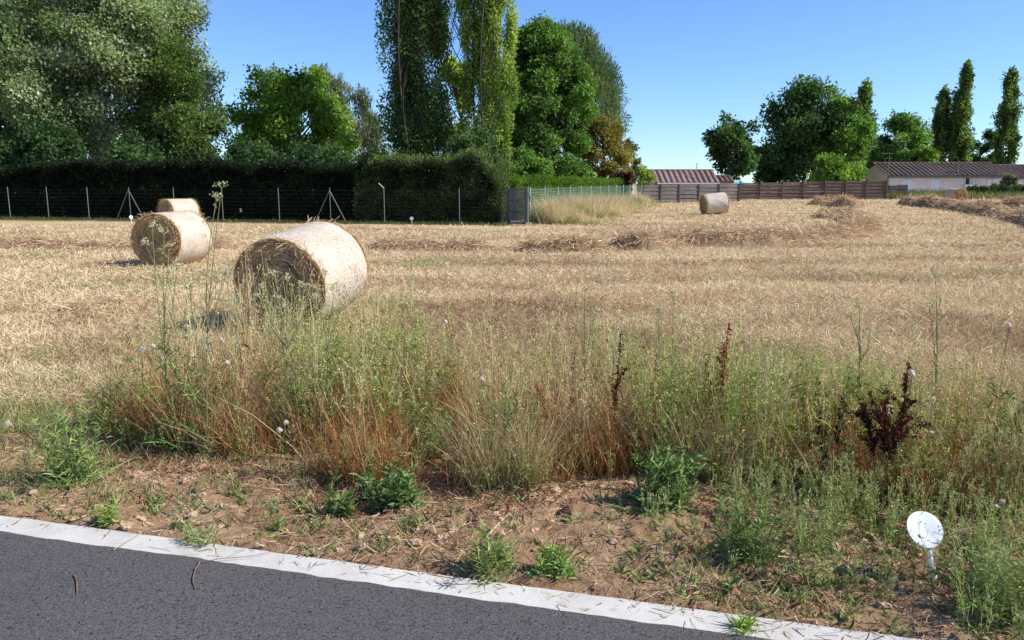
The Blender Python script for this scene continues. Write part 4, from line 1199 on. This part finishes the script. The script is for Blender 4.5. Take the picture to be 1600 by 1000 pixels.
# scattered small green plants on the bare soil
x, y = lowzone(0, [(0, 700, 770, 880, 110), (400, 1300, 780, 960, 170), (1000, 1400, 900, 990, 80)])
k_ = kerb_s(x, y) > .05; P = at_ground(x[k_], y[k_]); n = len(P)
tuft(lw, P, 14, U(.03, .10, n), .010, (.21, .27, .09), (.3, 1.3), (.0, .6), .018, 4, A(.5, 1, .8, .1))
branched(lw, P[::3], U(.06, .16, len(P[::3])), (.14, .15, .06), (.24, .26, .13), 5, .5, 1, .008, (.40, .41, .26), 2, 6, .05, .008, (.13, .17, .06), .003)
x, y = lowzone(0, [(-40, 800, 740, 880, 170), (600, 1300, 770, 960, 170), (1100, 1600, 850, 1000, 120)])
k_ = kerb_s(x, y) > .05; P = at_ground(x[k_], y[k_])
tuft(lw, P, 16, U(.03, .12, len(P)), .0036, (.58, .45, .27), (.5, 1.5), (.0, .6), .03, 3)
lw.build("low_weeds", M_WEED, kind="stuff")["label"] = "low green weeds scattered over the soil beside the road"

# green regrowth scattered on the field
fg = MB()
x, y = field_points(1500, 335, 600); k_ = in_field(x, y) & (fbm(x * .4, y * .4, 101) > .5); x, y = x[k_], y[k_]; P = at_ground(x, y); dd = np.hypot(x, y)
tuft(fg, P, 9, U(.06, .16, len(x)), .006 + .0, (.20, .24, .08), (.3, 1.2), (.0, .6), .07, 3)
fg.build("regrowth", M_WEED, kind="stuff")["label"] = "green shoots coming through the stubble"

# straw and stalk litter on the soil
lt = MB()
n = 80000
x = U(gp(0, 800)[0] - 2.5, 5.5, n); y = front_y(x) + U(-2.2, .8, n); sk = kerb_s(x, y); k_ = ((sk > .0) | ((sk > -.13) & (U(0, 1, n) < .22))) & (soil_mask(x, y) > .3); x, y = x[k_], y[k_]; n = len(x)
k_ = fbm(x * 1.8, y * 1.8, 103) > U(.3, .68, n); x, y = x[k_], y[k_]; n = len(x)
P = at_ground(x, y); P[:, 2] += .018; P[:, 2] = np.where(kerb_s(x, y) < .01, .013, P[:, 2])
pth = arcs(P, U(0, 6.283, n), U(1.25, 1.62, n), rng.normal(0, .35, n), U(.02, .13, n) * U(.4, 1, n), 4)
pal = np.array([(.62, .49, .32), (.42, .29, .17), (.30, .17, .10), (.24, .12, .08)])
lt.ribbons(pth, U(.002, .0046, (n, 1)), pal[rng.integers(0, 4, n)] * U(.8, 1.2, (n, 1)))
x, y = belt(6000, -.45, .5); P = at_ground(x, y); P[:, 2] += .02
pth = arcs(P, U(0, 6.283, len(x)), U(1.1, 1.6, len(x)), rng.normal(0, .4, len(x)), U(.03, .12, len(x)), 3)
pal = np.array([(.30, .12, .075), (.20, .09, .06), (.38, .22, .13), (.14, .075, .05)])
lt.ribbons(pth, U(.003, .008, (len(x), 1)), pal[rng.integers(0, 4, len(x))] * U(.8, 1.2, (len(x), 1)))
lt.build("straw_litter", M_STRAW, kind="stuff")["label"] = "dry stalks littering the bare soil"

# clods of earth
def blob(mb, c, r, C=(.5, .5, .5), sub=(7, 10), squash=.7, seed=0, m=0, rough=.9):
    nu, nv = sub[1], sub[0]
    ph = np.linspace(.12, math.pi - .12, nv); a = np.arange(nu) * 2 * math.pi / nu
    PH, AA = np.meshgrid(ph, a, indexing='ij')
    d = np.stack([np.sin(PH) * np.cos(AA), np.sin(PH) * np.sin(AA), np.cos(PH)], -1)
    k1 = 1 + (fbm(d[..., 0] * 1.7 + seed * 3.1, d[..., 1] * 1.7 + d[..., 2] * 1.3, seed) - .5) * rough
    V = c + d * np.asarray(r) * k1[..., None] * A(1, 1, squash)
    i = np.arange(nv - 1)[:, None] * nu; j = np.arange(nu)[None]; jn = (j + 1) % nu
    F = np.stack([i + j, i + nu + j, i + nu + jn, i + jn], -1).reshape(-1, 4); n0 = mb.n
    mb.add(V, F, C, m)
    mb.f.append(np.arange(nu)[None] + n0); mb.m.append(np.array([m]))
    mb.f.append(np.arange(nu)[None, ::-1] + n0 + (nv - 1) * nu); mb.m.append(np.array([m]))


M_CLOD = plain_mat("clod_material", (.42, .285, .185), .95, .4, 24, .8)
cl = MB(); n = 0
while n < 2600:
    x = U(-3.2, 4.2); y = float(front_y(x)) + U(-2.0, .35)
    if kerb_s(x, y) < .03: continue
    if vnoise(x * 2.3, y * 2.3, 105) < U(.2, .7): continue
    r = .004 + .026 * U(0, 1) ** 4.0
    blob(cl, A(x, y, float(ground_z(x, y)) + r * .2), r * A(U(.8, 1.3), U(.8, 1.3), U(.7, 1)), sub=(5, 7), seed=n, rough=1.6)
    n += 1
cl.build("soil_clods", M_CLOD, smooth=False, kind="stuff")["label"] = "crumbled clods of reddish soil on the verge"

# ------------------------------------------------------------------ plants one can point at
def plant(name, label, cat, base, group=None): return thing(name, label, cat, base, group)


def gpz(u, v):
    p = gp(u, v); p[2] = float(ground_z(p[0], p[1])) - .01; return p


def dock(label, u, v, Y, top_v, col, nst, seed, spread=.5, dens=190, sc=.0145):
    """dock: upright stems crowded with dry brown seed"""
    global rng
    keep = rng; rng = np.random.default_rng(seed)
    p = pt(u, v, Y); b = A(p[0], p[1], float(ground_z(p[0], p[1])) - .01); H = pt(u, top_v, Y)[2] - b[2]
    root = plant("dock_plant", label, "plant", b, "seeding dock plants in the verge")
    st = MB(); n = nst; sds = [MB() for _ in range(nst)]
    P = np.tile(b, (n, 1)) + np.stack([rng.normal(0, .025, n), rng.normal(0, .025, n), 0 * np.zeros(n)], -1)
    hh = H * np.where(np.arange(n) == 0, 1, U(.6, .95, n))
    path = arcs(P, np.linspace(0, math.pi * 2, n, endpoint=False) + U(0, .8, n), U(.0, .15, n), U(0, spread, n) * (np.arange(n) > 0), hh, 8)
    st.ribbons(path, .007 * np.linspace(1, .5, 8)[None], jitter((.22, .09, .06), n, .1))
    st.ribbons(path + .0005, .007 * np.linspace(1, .5, 8)[None], jitter((.22, .09, .06), n, .1))
    idx = np.repeat(np.arange(n), 3); m = len(idx); t = U(.42, .85, m)
    bp = arcs(on_path(path, idx, t), U(0, 6.283, m), U(.25, .6, m), U(.2, 1.4, m), H * (.38 if nst > 4 else .22) * (1.25 - t) * U(.6, 1.2, m), 5)
    st.ribbons(bp, .003, jitter((.2, .08, .05), m, .1))
    allp = []
    for k_ in range(n):
        allp.append((path, np.full(dens, k_), U(.45, 1.0, dens), sds[k_]))
        own = np.where(idx == k_)[0]; allp.append((bp, np.repeat(own, dens // 2), U(.02, 1, len(own) * (dens // 2)), sds[k_]))
    for pa_, ix, t, sd in allp:
        q = on_path(pa_, ix, t); k_ = len(q)
        ring = .5 + .5 * np.sin(t * 70 + ix)
        q = q + rng.normal(0, .0085, (k_, 3)) * (.45 + .8 * ring[:, None])
        sd.leaves(q, rng.normal(0, 1, (k_, 3)), sc * U(.6, 1.3, k_), sc * U(.5, 1.0, k_), jitter(col, k_, .3))
    st.build("stem", M_WEED, root, b); [sd.build("seed_spike", M_WEED, root, b) for sd in sds]
    rng = keep


dock("tall dark brown dock with curled seed spikes, thickest of all, near the round white marker", 1388, 720, 4.22, 566, (.085, .025, .019), 8, 201, .6, 240)
dock("small dark dock with a forked top next to the thickest brown one", 1291, 716, 4.35, 618, (.07, .022, .018), 3, 202, .4)
dock("upright deep red dock spike standing clear against the pale stubble", 1122, 700, 4.78, 508, (.24, .038, .024), 3, 203, .2, 220)
dock("short reddish dock stem close to the deep red spike", 1098, 690, 4.98, 535, (.22, .06, .035), 2, 204, .3, 60)
dock("slender blackish dock spike in the middle of the weeds", 957, 690, 4.58, 518, (.075, .025, .02), 1, 205, .12, 170)
dock("faded pink dock stem among the pale weeds beside the blackish spike", 1008, 690, 4.78, 556, (.28, .10, .06), 2, 206, .25, 80)
dock("rusty dock stem in the weeds below the short tousled hay heap", 880, 700, 4.68, 548, (.24, .08, .04), 2, 207, .25, 80)


def tall_weed(label, u, v, Y, tops, seed, colr=(.27, .29, .13)):
    global rng
    keep = rng; rng = np.random.default_rng(seed)
    p = pt(u, v, Y); b = A(p[0], p[1], float(ground_z(p[0], p[1])) - .01)
    root = plant("tall_weed", label, "plant", b, "tall flowering weeds rising above the verge")
    st, lf = MB(), MB()
    main = None
    for i_, (tu, tv) in enumerate(tops):
        e = pt(tu, tv, Y - .05 + .1 * U(0, 1))
        if main is None: s0 = b
        else: s0 = main[int(U(2.5, 6))]
        t = np.linspace(0, 1, 9)[:, None]
        pth = s0 + (e - s0) * t + A(rng.normal(0, .02), rng.normal(0, .02), 0) * np.sin(t * math.pi)
        if main is None: main = pth
        st.tube(pth, np.linspace(.0048 if i_ == 0 else .0034, .002, 9), 5, jitter(colr, 1, .05)[0])
        m = 7; q = e + np.zeros((m, 3)); d = unit(rng.normal(0, .5, (m, 3)) + A(0, 0, .8)); L = U(.02, .045, m)
        st.ribbons(np.stack([q, q + d * L[:, None]], 1), .0028, jitter(colr, m, .1))
        R = np.repeat(q + d * L[:, None], 9, 0); hd = MB()
        hd.leaves(R + rng.normal(0, .006, R.shape), rng.normal(0, 1, R.shape) + A(0, 0, .5), U(.008, .018, len(R)), U(.005, .010, len(R)), jitter((.60, .58, .34), len(R), .2)); hd.build("flower_head", M_WEED, root, b)
        for _ in range(5):
            s1 = pth[int(U(3, 8))]; e1 = s1 + A(rng.normal(0, .05), rng.normal(0, .05), U(.04, .12))
            st.ribbons(np.stack([s1, (s1 + e1) / 2 + A(0, 0, -.006), e1])[None], .0028, jitter(colr, 1, .1))
            R = np.repeat(e1[None], 7, 0); st.leaves(R + rng.normal(0, .004, R.shape), rng.normal(0, 1, R.shape), U(.007, .014, 7), U(.004, .008, 7), jitter((.42, .42, .23), 7, .2))
    idx = np.zeros(26, int); q = on_path(main[None], idx, U(.02, .6, 26))
    lf.ribbons(arcs(q, U(0, 6.283, 26), U(.3, .9, 26), U(.2, .9, 26), U(.04, .13, 26), 4), .008 * A(.4, 1, .8, .05)[None] * U(.6, 1.2, (26, 1)), jitter((.12, .18, .05), 26, .2))
    st.build("stem", M_WEED, root, b); lf.build("foliage", M_WEED, root, b)
    rng = keep


tall_weed("tallest weed stalk, its pale bud standing against the dark hedge", 322, 668, 4.9, [(346, 296), (338, 312), (296, 450), (372, 470), (352, 430)], 301)
tall_weed("weed stalk with pale flower tufts in front of the pinkish bale's dark end", 282, 660, 5.0, [(238, 356), (228, 384), (262, 430)], 302)
tall_weed("weed stalk with a yellowish tuft just beside the first tufted stalk", 262, 655, 5.1, [(256, 366), (264, 388), (276, 420)], 303)
tall_weed("bushy pale green weed rising in front of the nearest bale's straw end", 452, 690, 5.0, [(448, 440), (425, 432), (470, 448), (436, 470), (486, 452), (398, 470), (412, 455)], 304, (.34, .37, .17))
tall_weed("weed stalk with small tufts at the edge of the nearest bale", 500, 690, 5.1, [(522, 455), (508, 430), (540, 470), (492, 470)], 305, (.34, .36, .17))
tall_weed("thin straight weed stalk above the middle of the weeds", 918, 690, 5.2, [(914, 455), (900, 480), (930, 490)], 306)
tall_weed("thin leaning weed stalk over the pale weeds beside the deep red spike", 1040, 690, 5.4, [(1052, 470), (1030, 490), (1068, 500)], 307)
tall_weed("tall thin weed with a bare stem standing behind the thickest brown dock", 1455, 720, 5.0, [(1462, 434), (1470, 470), (1452, 480)], 308)
tall_weed("slender weed stalk with side buds between the forked dock and the white marker", 1330, 715, 5.1, [(1342, 478), (1330, 500), (1358, 520)], 309)


def leafy(label, u, v, w_px, h_px, col, seed, nl=90, name="leafy_weed", leafw=.02):
    global rng
    keep = rng; rng = np.random.default_rng(seed)
    b = gpz(u, v); sc = np.linalg.norm(b - EYE) / FPX; W = w_px * sc; H = h_px * sc
    root = plant(name, label, "plant", b, "leafy green clumps along the verge")
    lf = MB(); st = MB()
    ns = max(8, nl // 4); P = np.tile(b, (ns, 1)) + np.stack([rng.normal(0, W * .16, ns), rng.normal(0, W * .13, ns), np.zeros(ns)], -1)
    path = arcs(P, U(0, 6.283, ns), U(0, .35, ns), U(0, .5, ns), H * U(.5, 1.0, ns), 5)
    st.ribbons(path, .006 * np.linspace(1, .5, 5)[None], jitter(col, ns, .1) * 1.1)
    idx = rng.integers(0, ns, nl * 8); m = len(idx); t = U(.05, 1, m)
    lp = arcs(on_path(path, idx, t), U(0, 6.283, m), U(.4, 1.1, m), U(.1, .9, m), U(.035, .095, m) * (1.15 - .4 * t), 5)
    lf.ribbons(lp, leafw * .5 * A(.35, .9, 1, .65, .06)[None] * U(.6, 1.25, (m, 1)), jitter(np.array(col) * A(1.75, 1.6, 1.5), m, .25))
    tuft(lf, P[:6], 12, H * .55, leafw * .9, np.array(col) * 1.4, (.5, 1.3), (.1, .7), W * .1, 5, A(.35, .9, 1, .6, .06))
    st.build("stem", M_WEED, root, b); lf.build("foliage", M_WEED, root, b)
    rng = keep


leafy("biggest bushy green clump at the front of the weeds, halfway to the white marker", 1040, 790, 120, 105, (.105, .175, .06), 401, 130)
leafy("dark green spreading clump on bare soil below the middle of the weeds", 618, 792, 110, 62, (.09, .15, .055), 402, 90, leafw=.024)
leafy("feathery green tuft by itself near the road end of the kerb", 112, 758, 90, 108, (.15, .215, .07), 403, 120, leafw=.012)
leafy("dark grassy tuft behind the feathery one", 172, 668, 70, 70, (.08, .14, .035), 404, 90, leafw=.010)
leafy("small dull green clump between the feathery tuft and the dark spreading clump", 528, 812, 40, 42, (.10, .145, .05), 405, 40)
leafy("broad leaved green weed at the foot of the tallest stalk", 310, 700, 110, 160, (.12, .19, .055), 406, 120, leafw=.018)
leafy("pale green tuft at the kerb, casting a shadow on the white edge", 770, 895, 100, 70, (.17, .22, .08), 407, 70, leafw=.012)
leafy("fresh green tuft at the kerb beside a clod, nearer the camera than the biggest clump", 868, 900, 60, 45, (.14, .22, .06), 408, 40, leafw=.014)
leafy("upright grey green clump on the soil between biggest clump and white marker", 1172, 880, 90, 120, (.12, .17, .06), 409, 90, leafw=.010)
leafy("bright green weed tangle behind the white marker", 1430, 770, 110, 100, (.12, .19, .05), 410, 100, leafw=.012)
leafy("grey green tuft growing at the corner of the kerb nearest the camera", 1560, 960, 110, 120, (.15, .21, .075), 411, 110, leafw=.010)
leafy("tiny bright sprout at the kerb by the road bend of the white edge", 172, 822, 22, 34, (.17, .24, .06), 412, 16, leafw=.010)
leafy("flattened pale tuft overhanging the kerb", 310, 850, 60, 40, (.20, .24, .12), 413, 40, leafw=.009)
leafy("green weed with lance leaves in the middle of the rusty stems", 800, 735, 90, 140, (.11, .18, .05), 414, 100, leafw=.016)
leafy("lance leaved green weed among the pale weeds near the nearest bale", 660, 720, 70, 150, (.11, .18, .055), 415, 90, leafw=.016)
leafy("dark bushy weed cut by the picture edge behind the dock", 1590, 740, 100, 140, (.07, .13, .035), 416, 110, leafw=.016)
leafy("yellow green sprig at the edge of the bare soil by the kerb end", 1165, 985, 40, 34, (.16, .25, .05), 417, 24, leafw=.012)


def flower(label, u, v, Y, r, seed, col=(.88, .80, .72)):
    global rng
    keep = rng; rng = np.random.default_rng(seed)
    r *= 1.2; e = pt(u, v, Y); bx_ = e[0] + rng.normal(0, .05); by_ = Y + rng.normal(0, .04)
    b = A(bx_, by_, float(ground_z(bx_, by_)) - .01)
    root = plant("seed_head_flower", label, "flower", b, "white seed head flowers in the verge")
    st = MB(); t = np.linspace(0, 1, 7)[:, None]
    st.tube(b + (e - b) * t + A(rng.normal(0, .03), 0, 0) * np.sin(t * math.pi), .0022, 5, (.2, .22, .1)); st.build("stem", M_WEED, root, b)
    hd = MB(); n = 130; d = unit(rng.normal(size=(n, 3)) + A(0, 0, .25))
    hd.leaves(np.tile(e, (n, 1)), d, r * U(.75, 1.1, n), r * .5, jitter(col, n, .08))
    blob(hd, e, r * .75, col, (6, 8), .95, seed)
    hd.build("flower_head", M_WEED, root, b); rng = keep


for i_, (u, v, Y, r, lb) in enumerate([
    (437, 672, 4.55, .017, "lower of two white seed heads close together in shade at the front of the weeds"),
    (447, 660, 4.56, .015, "upper of two white seed heads close together in shade at the front of the weeds"),
    (222, 546, 5.1, .017, "whitish seed head at the tip of the nearest bale's shadow"),
    (239, 540, 5.2, .014, "small whitish seed head beside the one at the shadow tip"),
    (303, 521, 5.2, .013, "pinkish white bloom among the tall stalks"),
    (346, 532, 5.1, .014, "white bloom just below the shaded corner of the nearest bale"),
    (373, 534, 5.0, .015, "white bloom closest to the foot of the nearest bale"),
    (355, 566, 4.9, .014, "pale pink bloom beneath the white blooms by the nearest bale"),
    (696, 503, 5.8, .015, "single white seed head above the weeds on the bare stubble"),
    (753, 592, 5.0, .015, "greyish seed head in the middle of the rusty stems"),
    (1425, 583, 4.8, .020, "fluffy white head right behind the tip of the thickest brown dock"),
    (1457, 624, 4.7, .017, "white head beside the thickest brown dock, above the pair"),
    (1455, 678, 4.6, .019, "upper of a pair of fluffy heads beyond the white marker"),
    (1468, 684, 4.58, .017, "lower of a pair of fluffy heads beyond the white marker"),
    (1576, 508, 5.6, .018, "white head high on its stem near the picture edge"),
    (1528, 743, 4.1, .014, "white bloom low in the green weeds behind the white marker"),
    (1556, 792, 3.9, .014, "first of three small white blooms in the green weeds beside the marker"),
    (1566, 784, 3.92, .014, "second of three small white blooms in the green weeds beside the marker"),
    (1578, 790, 3.88, .013, "third of three small white blooms, nearest the picture edge"),
    (798, 806, 3.95, .013, "lone white bloom lying over the bare soil"),
]): flower(lb, u, v, Y, r, 500 + i_)

# ------------------------------------------------------------------ round white markers on stakes
M_MARK = plain_mat("white_marker_material", (.68, .71, .74), .35, .12, 11, .12, .5, dist=.01)


def marker(label, c, foot, r, normal, seed):
    root = thing("round_marker", label, "marker", foot, "round white markers on stakes")
    n = unit(normal); s = unit(np.cross(A(0, 0, 1), n)); up = np.cross(n, s); g = np.random.default_rng(seed)
    mb = MB(); a = np.arange(40) * 2 * math.pi / 40
    rr = [0, .5, .86, 1.0]
    for off, flip in ((.002, 1), (-.002, -1)):
        V = [c + n * off]
        for q in rr[1:]:
            bend = .004 * np.sin(a * 2 + 1) * q + (.0 if q < 1 else -.001 * flip)
            V += list(c + r * q * (np.cos(a)[:, None] * s + np.sin(a)[:, None] * up) + n * (off + bend)[:, None])
        F3 = [(0, 1 + i, 1 + (i + 1) % 40)[::flip] for i in range(40)]; n0 = mb.n
        mb.add(V, np.array(F3))
        F4 = [(1 + k * 40 + i, 1 + (k + 1) * 40 + i, 1 + (k + 1) * 40 + (i + 1) % 40, 1 + k * 40 + (i + 1) % 40)[::flip] for k in range(2) for i in range(40)]
        mb.f.append(np.array(F4) + n0); mb.m.append(np.zeros(len(F4), int))
    q0 = 81; q1 = 121 + 81
    F = [(81 + i, 121 + 81 + i, 121 + 81 + (i + 1) % 40, 81 + (i + 1) % 40) for i in range(40)]
    mb.f.append(np.array(F)); mb.m.append(np.zeros(40, int))
    mb.build("disc", M_MARK, root, foot, smooth=False)
    mb = MB(); e = c - up * r * .80 - n * .004; w0, w1 = r * .16, r * .22
    dz = unit(foot + A(0, 0, -.06) - e); sd = unit(np.cross(dz, n)); q = foot + A(0, 0, -.06)
    V = []
    for p, w_ in ((e, w0), (q, w1)):
        V += [p - sd * w_ + n * .002, p + sd * w_ + n * .002, p + sd * w_ - n * .003, p - sd * w_ - n * .003, p + n * .006]
    mb.add(V, [(0, 4, 9, 5), (4, 1, 6, 9), (1, 2, 7, 6), (2, 3, 8, 7), (3, 0, 5, 8)])
    mb.build("stake", M_MARK, root, foot)
    return root


ft = gpz(1467, 908)
c_ = pt(1445, 827, ft[1] + .015)
marker("large white round marker leaning on its stake in the weeds beside the road", c_, ft, (.0275 * 2.95), A(.05, -.80, .58), 1)
f2 = gp(643.5, 351); marker("tiny white round marker standing at the foot of the rough hedge", f2 + A(0, 0, .27), f2, .085, A(-.1, -1, .1), 2)
f3 = gp(205.5, 348.5); marker("tiny bluish marker under the braced post beside the pinkish bale", f3 + A(0, 0, .27), f3, .085, A(.75, -.6, .1), 3)

# ------------------------------------------------------------------ twigs and stones
def twig(label, px, r, z=.024, cat="twig", mat=None, name="twig"):
    P = []
    for u, v in px:
        p = gp(u, v); P.append(A(p[0], p[1], max(z, (float(ground_z(p[0], p[1])) + .012) if kerb_s(p[0], p[1]) > 0 else z)))
    P = np.array(P); k_ = len(P); t = np.linspace(0, k_ - 1, k_ * 5)
    Q = np.stack([np.interp(t, np.arange(k_), P[:, a]) for a in range(3)], -1); Q[:, :2] += rng.normal(0, r * .35, (len(Q), 2))
    Q[1:-1] = (Q[:-2] + Q[1:-1] * 2 + Q[2:]) / 4
    mb = MB(); mb.tube(Q, np.linspace(r, r * .55, len(Q)), 6)
    tag(mb.build(name, mat or M_TWIG, origin=P[0], smooth=True), label, cat, "bits of dry twig and stalk lying by the road")


M_STALK = plain_mat("dry_stalk_material", (.50, .38, .24), .9, .25, 40)
twig("short straight twig alone on the asphalt", [(117, 905), (121, 917), (121, 936)], .0034)
twig("curved twig on the asphalt next to the white edge", [(314, 884), (306, 896), (302, 912), (306, 928)], .0036)
twig("thin curved stalk lying across the white edge, touching the curved twig", [(316, 886), (345, 880), (390, 877), (430, 868)], .002)
twig("pale straw lying from the soil across the white edge", [(178, 866), (200, 852), (222, 838)], .002, mat=M_STALK, name="straw_stalk")
twig("long bleached stalk lying across the bare soil under the weeds", [(760, 850), (800, 808), (830, 775), (850, 752)], .004, z=.04, mat=M_STALK, name="straw_stalk")
twig("second bleached stalk crossing the bare soil beside the long one", [(800, 806), (835, 775), (905, 768), (990, 760)], .003, z=.04, mat=M_STALK, name="straw_stalk")


def stone(label, u, v, r, seed, sq=.7):
    p = gpz(u, v); mb = MB(); blob(mb, p + A(0, 0, r * .35), r * A(1.15, .9, 1), (.5, .5, .5), (9, 12), sq, seed)
    tag(mb.build("stone", M_STONE, origin=p, smooth=True), label, "stone", "pale stones on the verge")


stone("cream stone at the picture edge under the low green weeds", 14, 668, .036, 11, .9)
stone("white pebble at the kerb below the flattened pale tuft", 360, 853, .012, 12)
stone("pale flat stone in the soil between biggest clump and grey green clump", 1108, 866, .032, 13, .4)
stone("grey pebble on the asphalt close to the curved twig", 359, 925, .006, 14)
stone("rounded tan stone in front of the white marker", 1222, 912, .03, 15, .7)
stone("pale pebble in the soil by the pale kerb tuft", 443, 812, .012, 16)
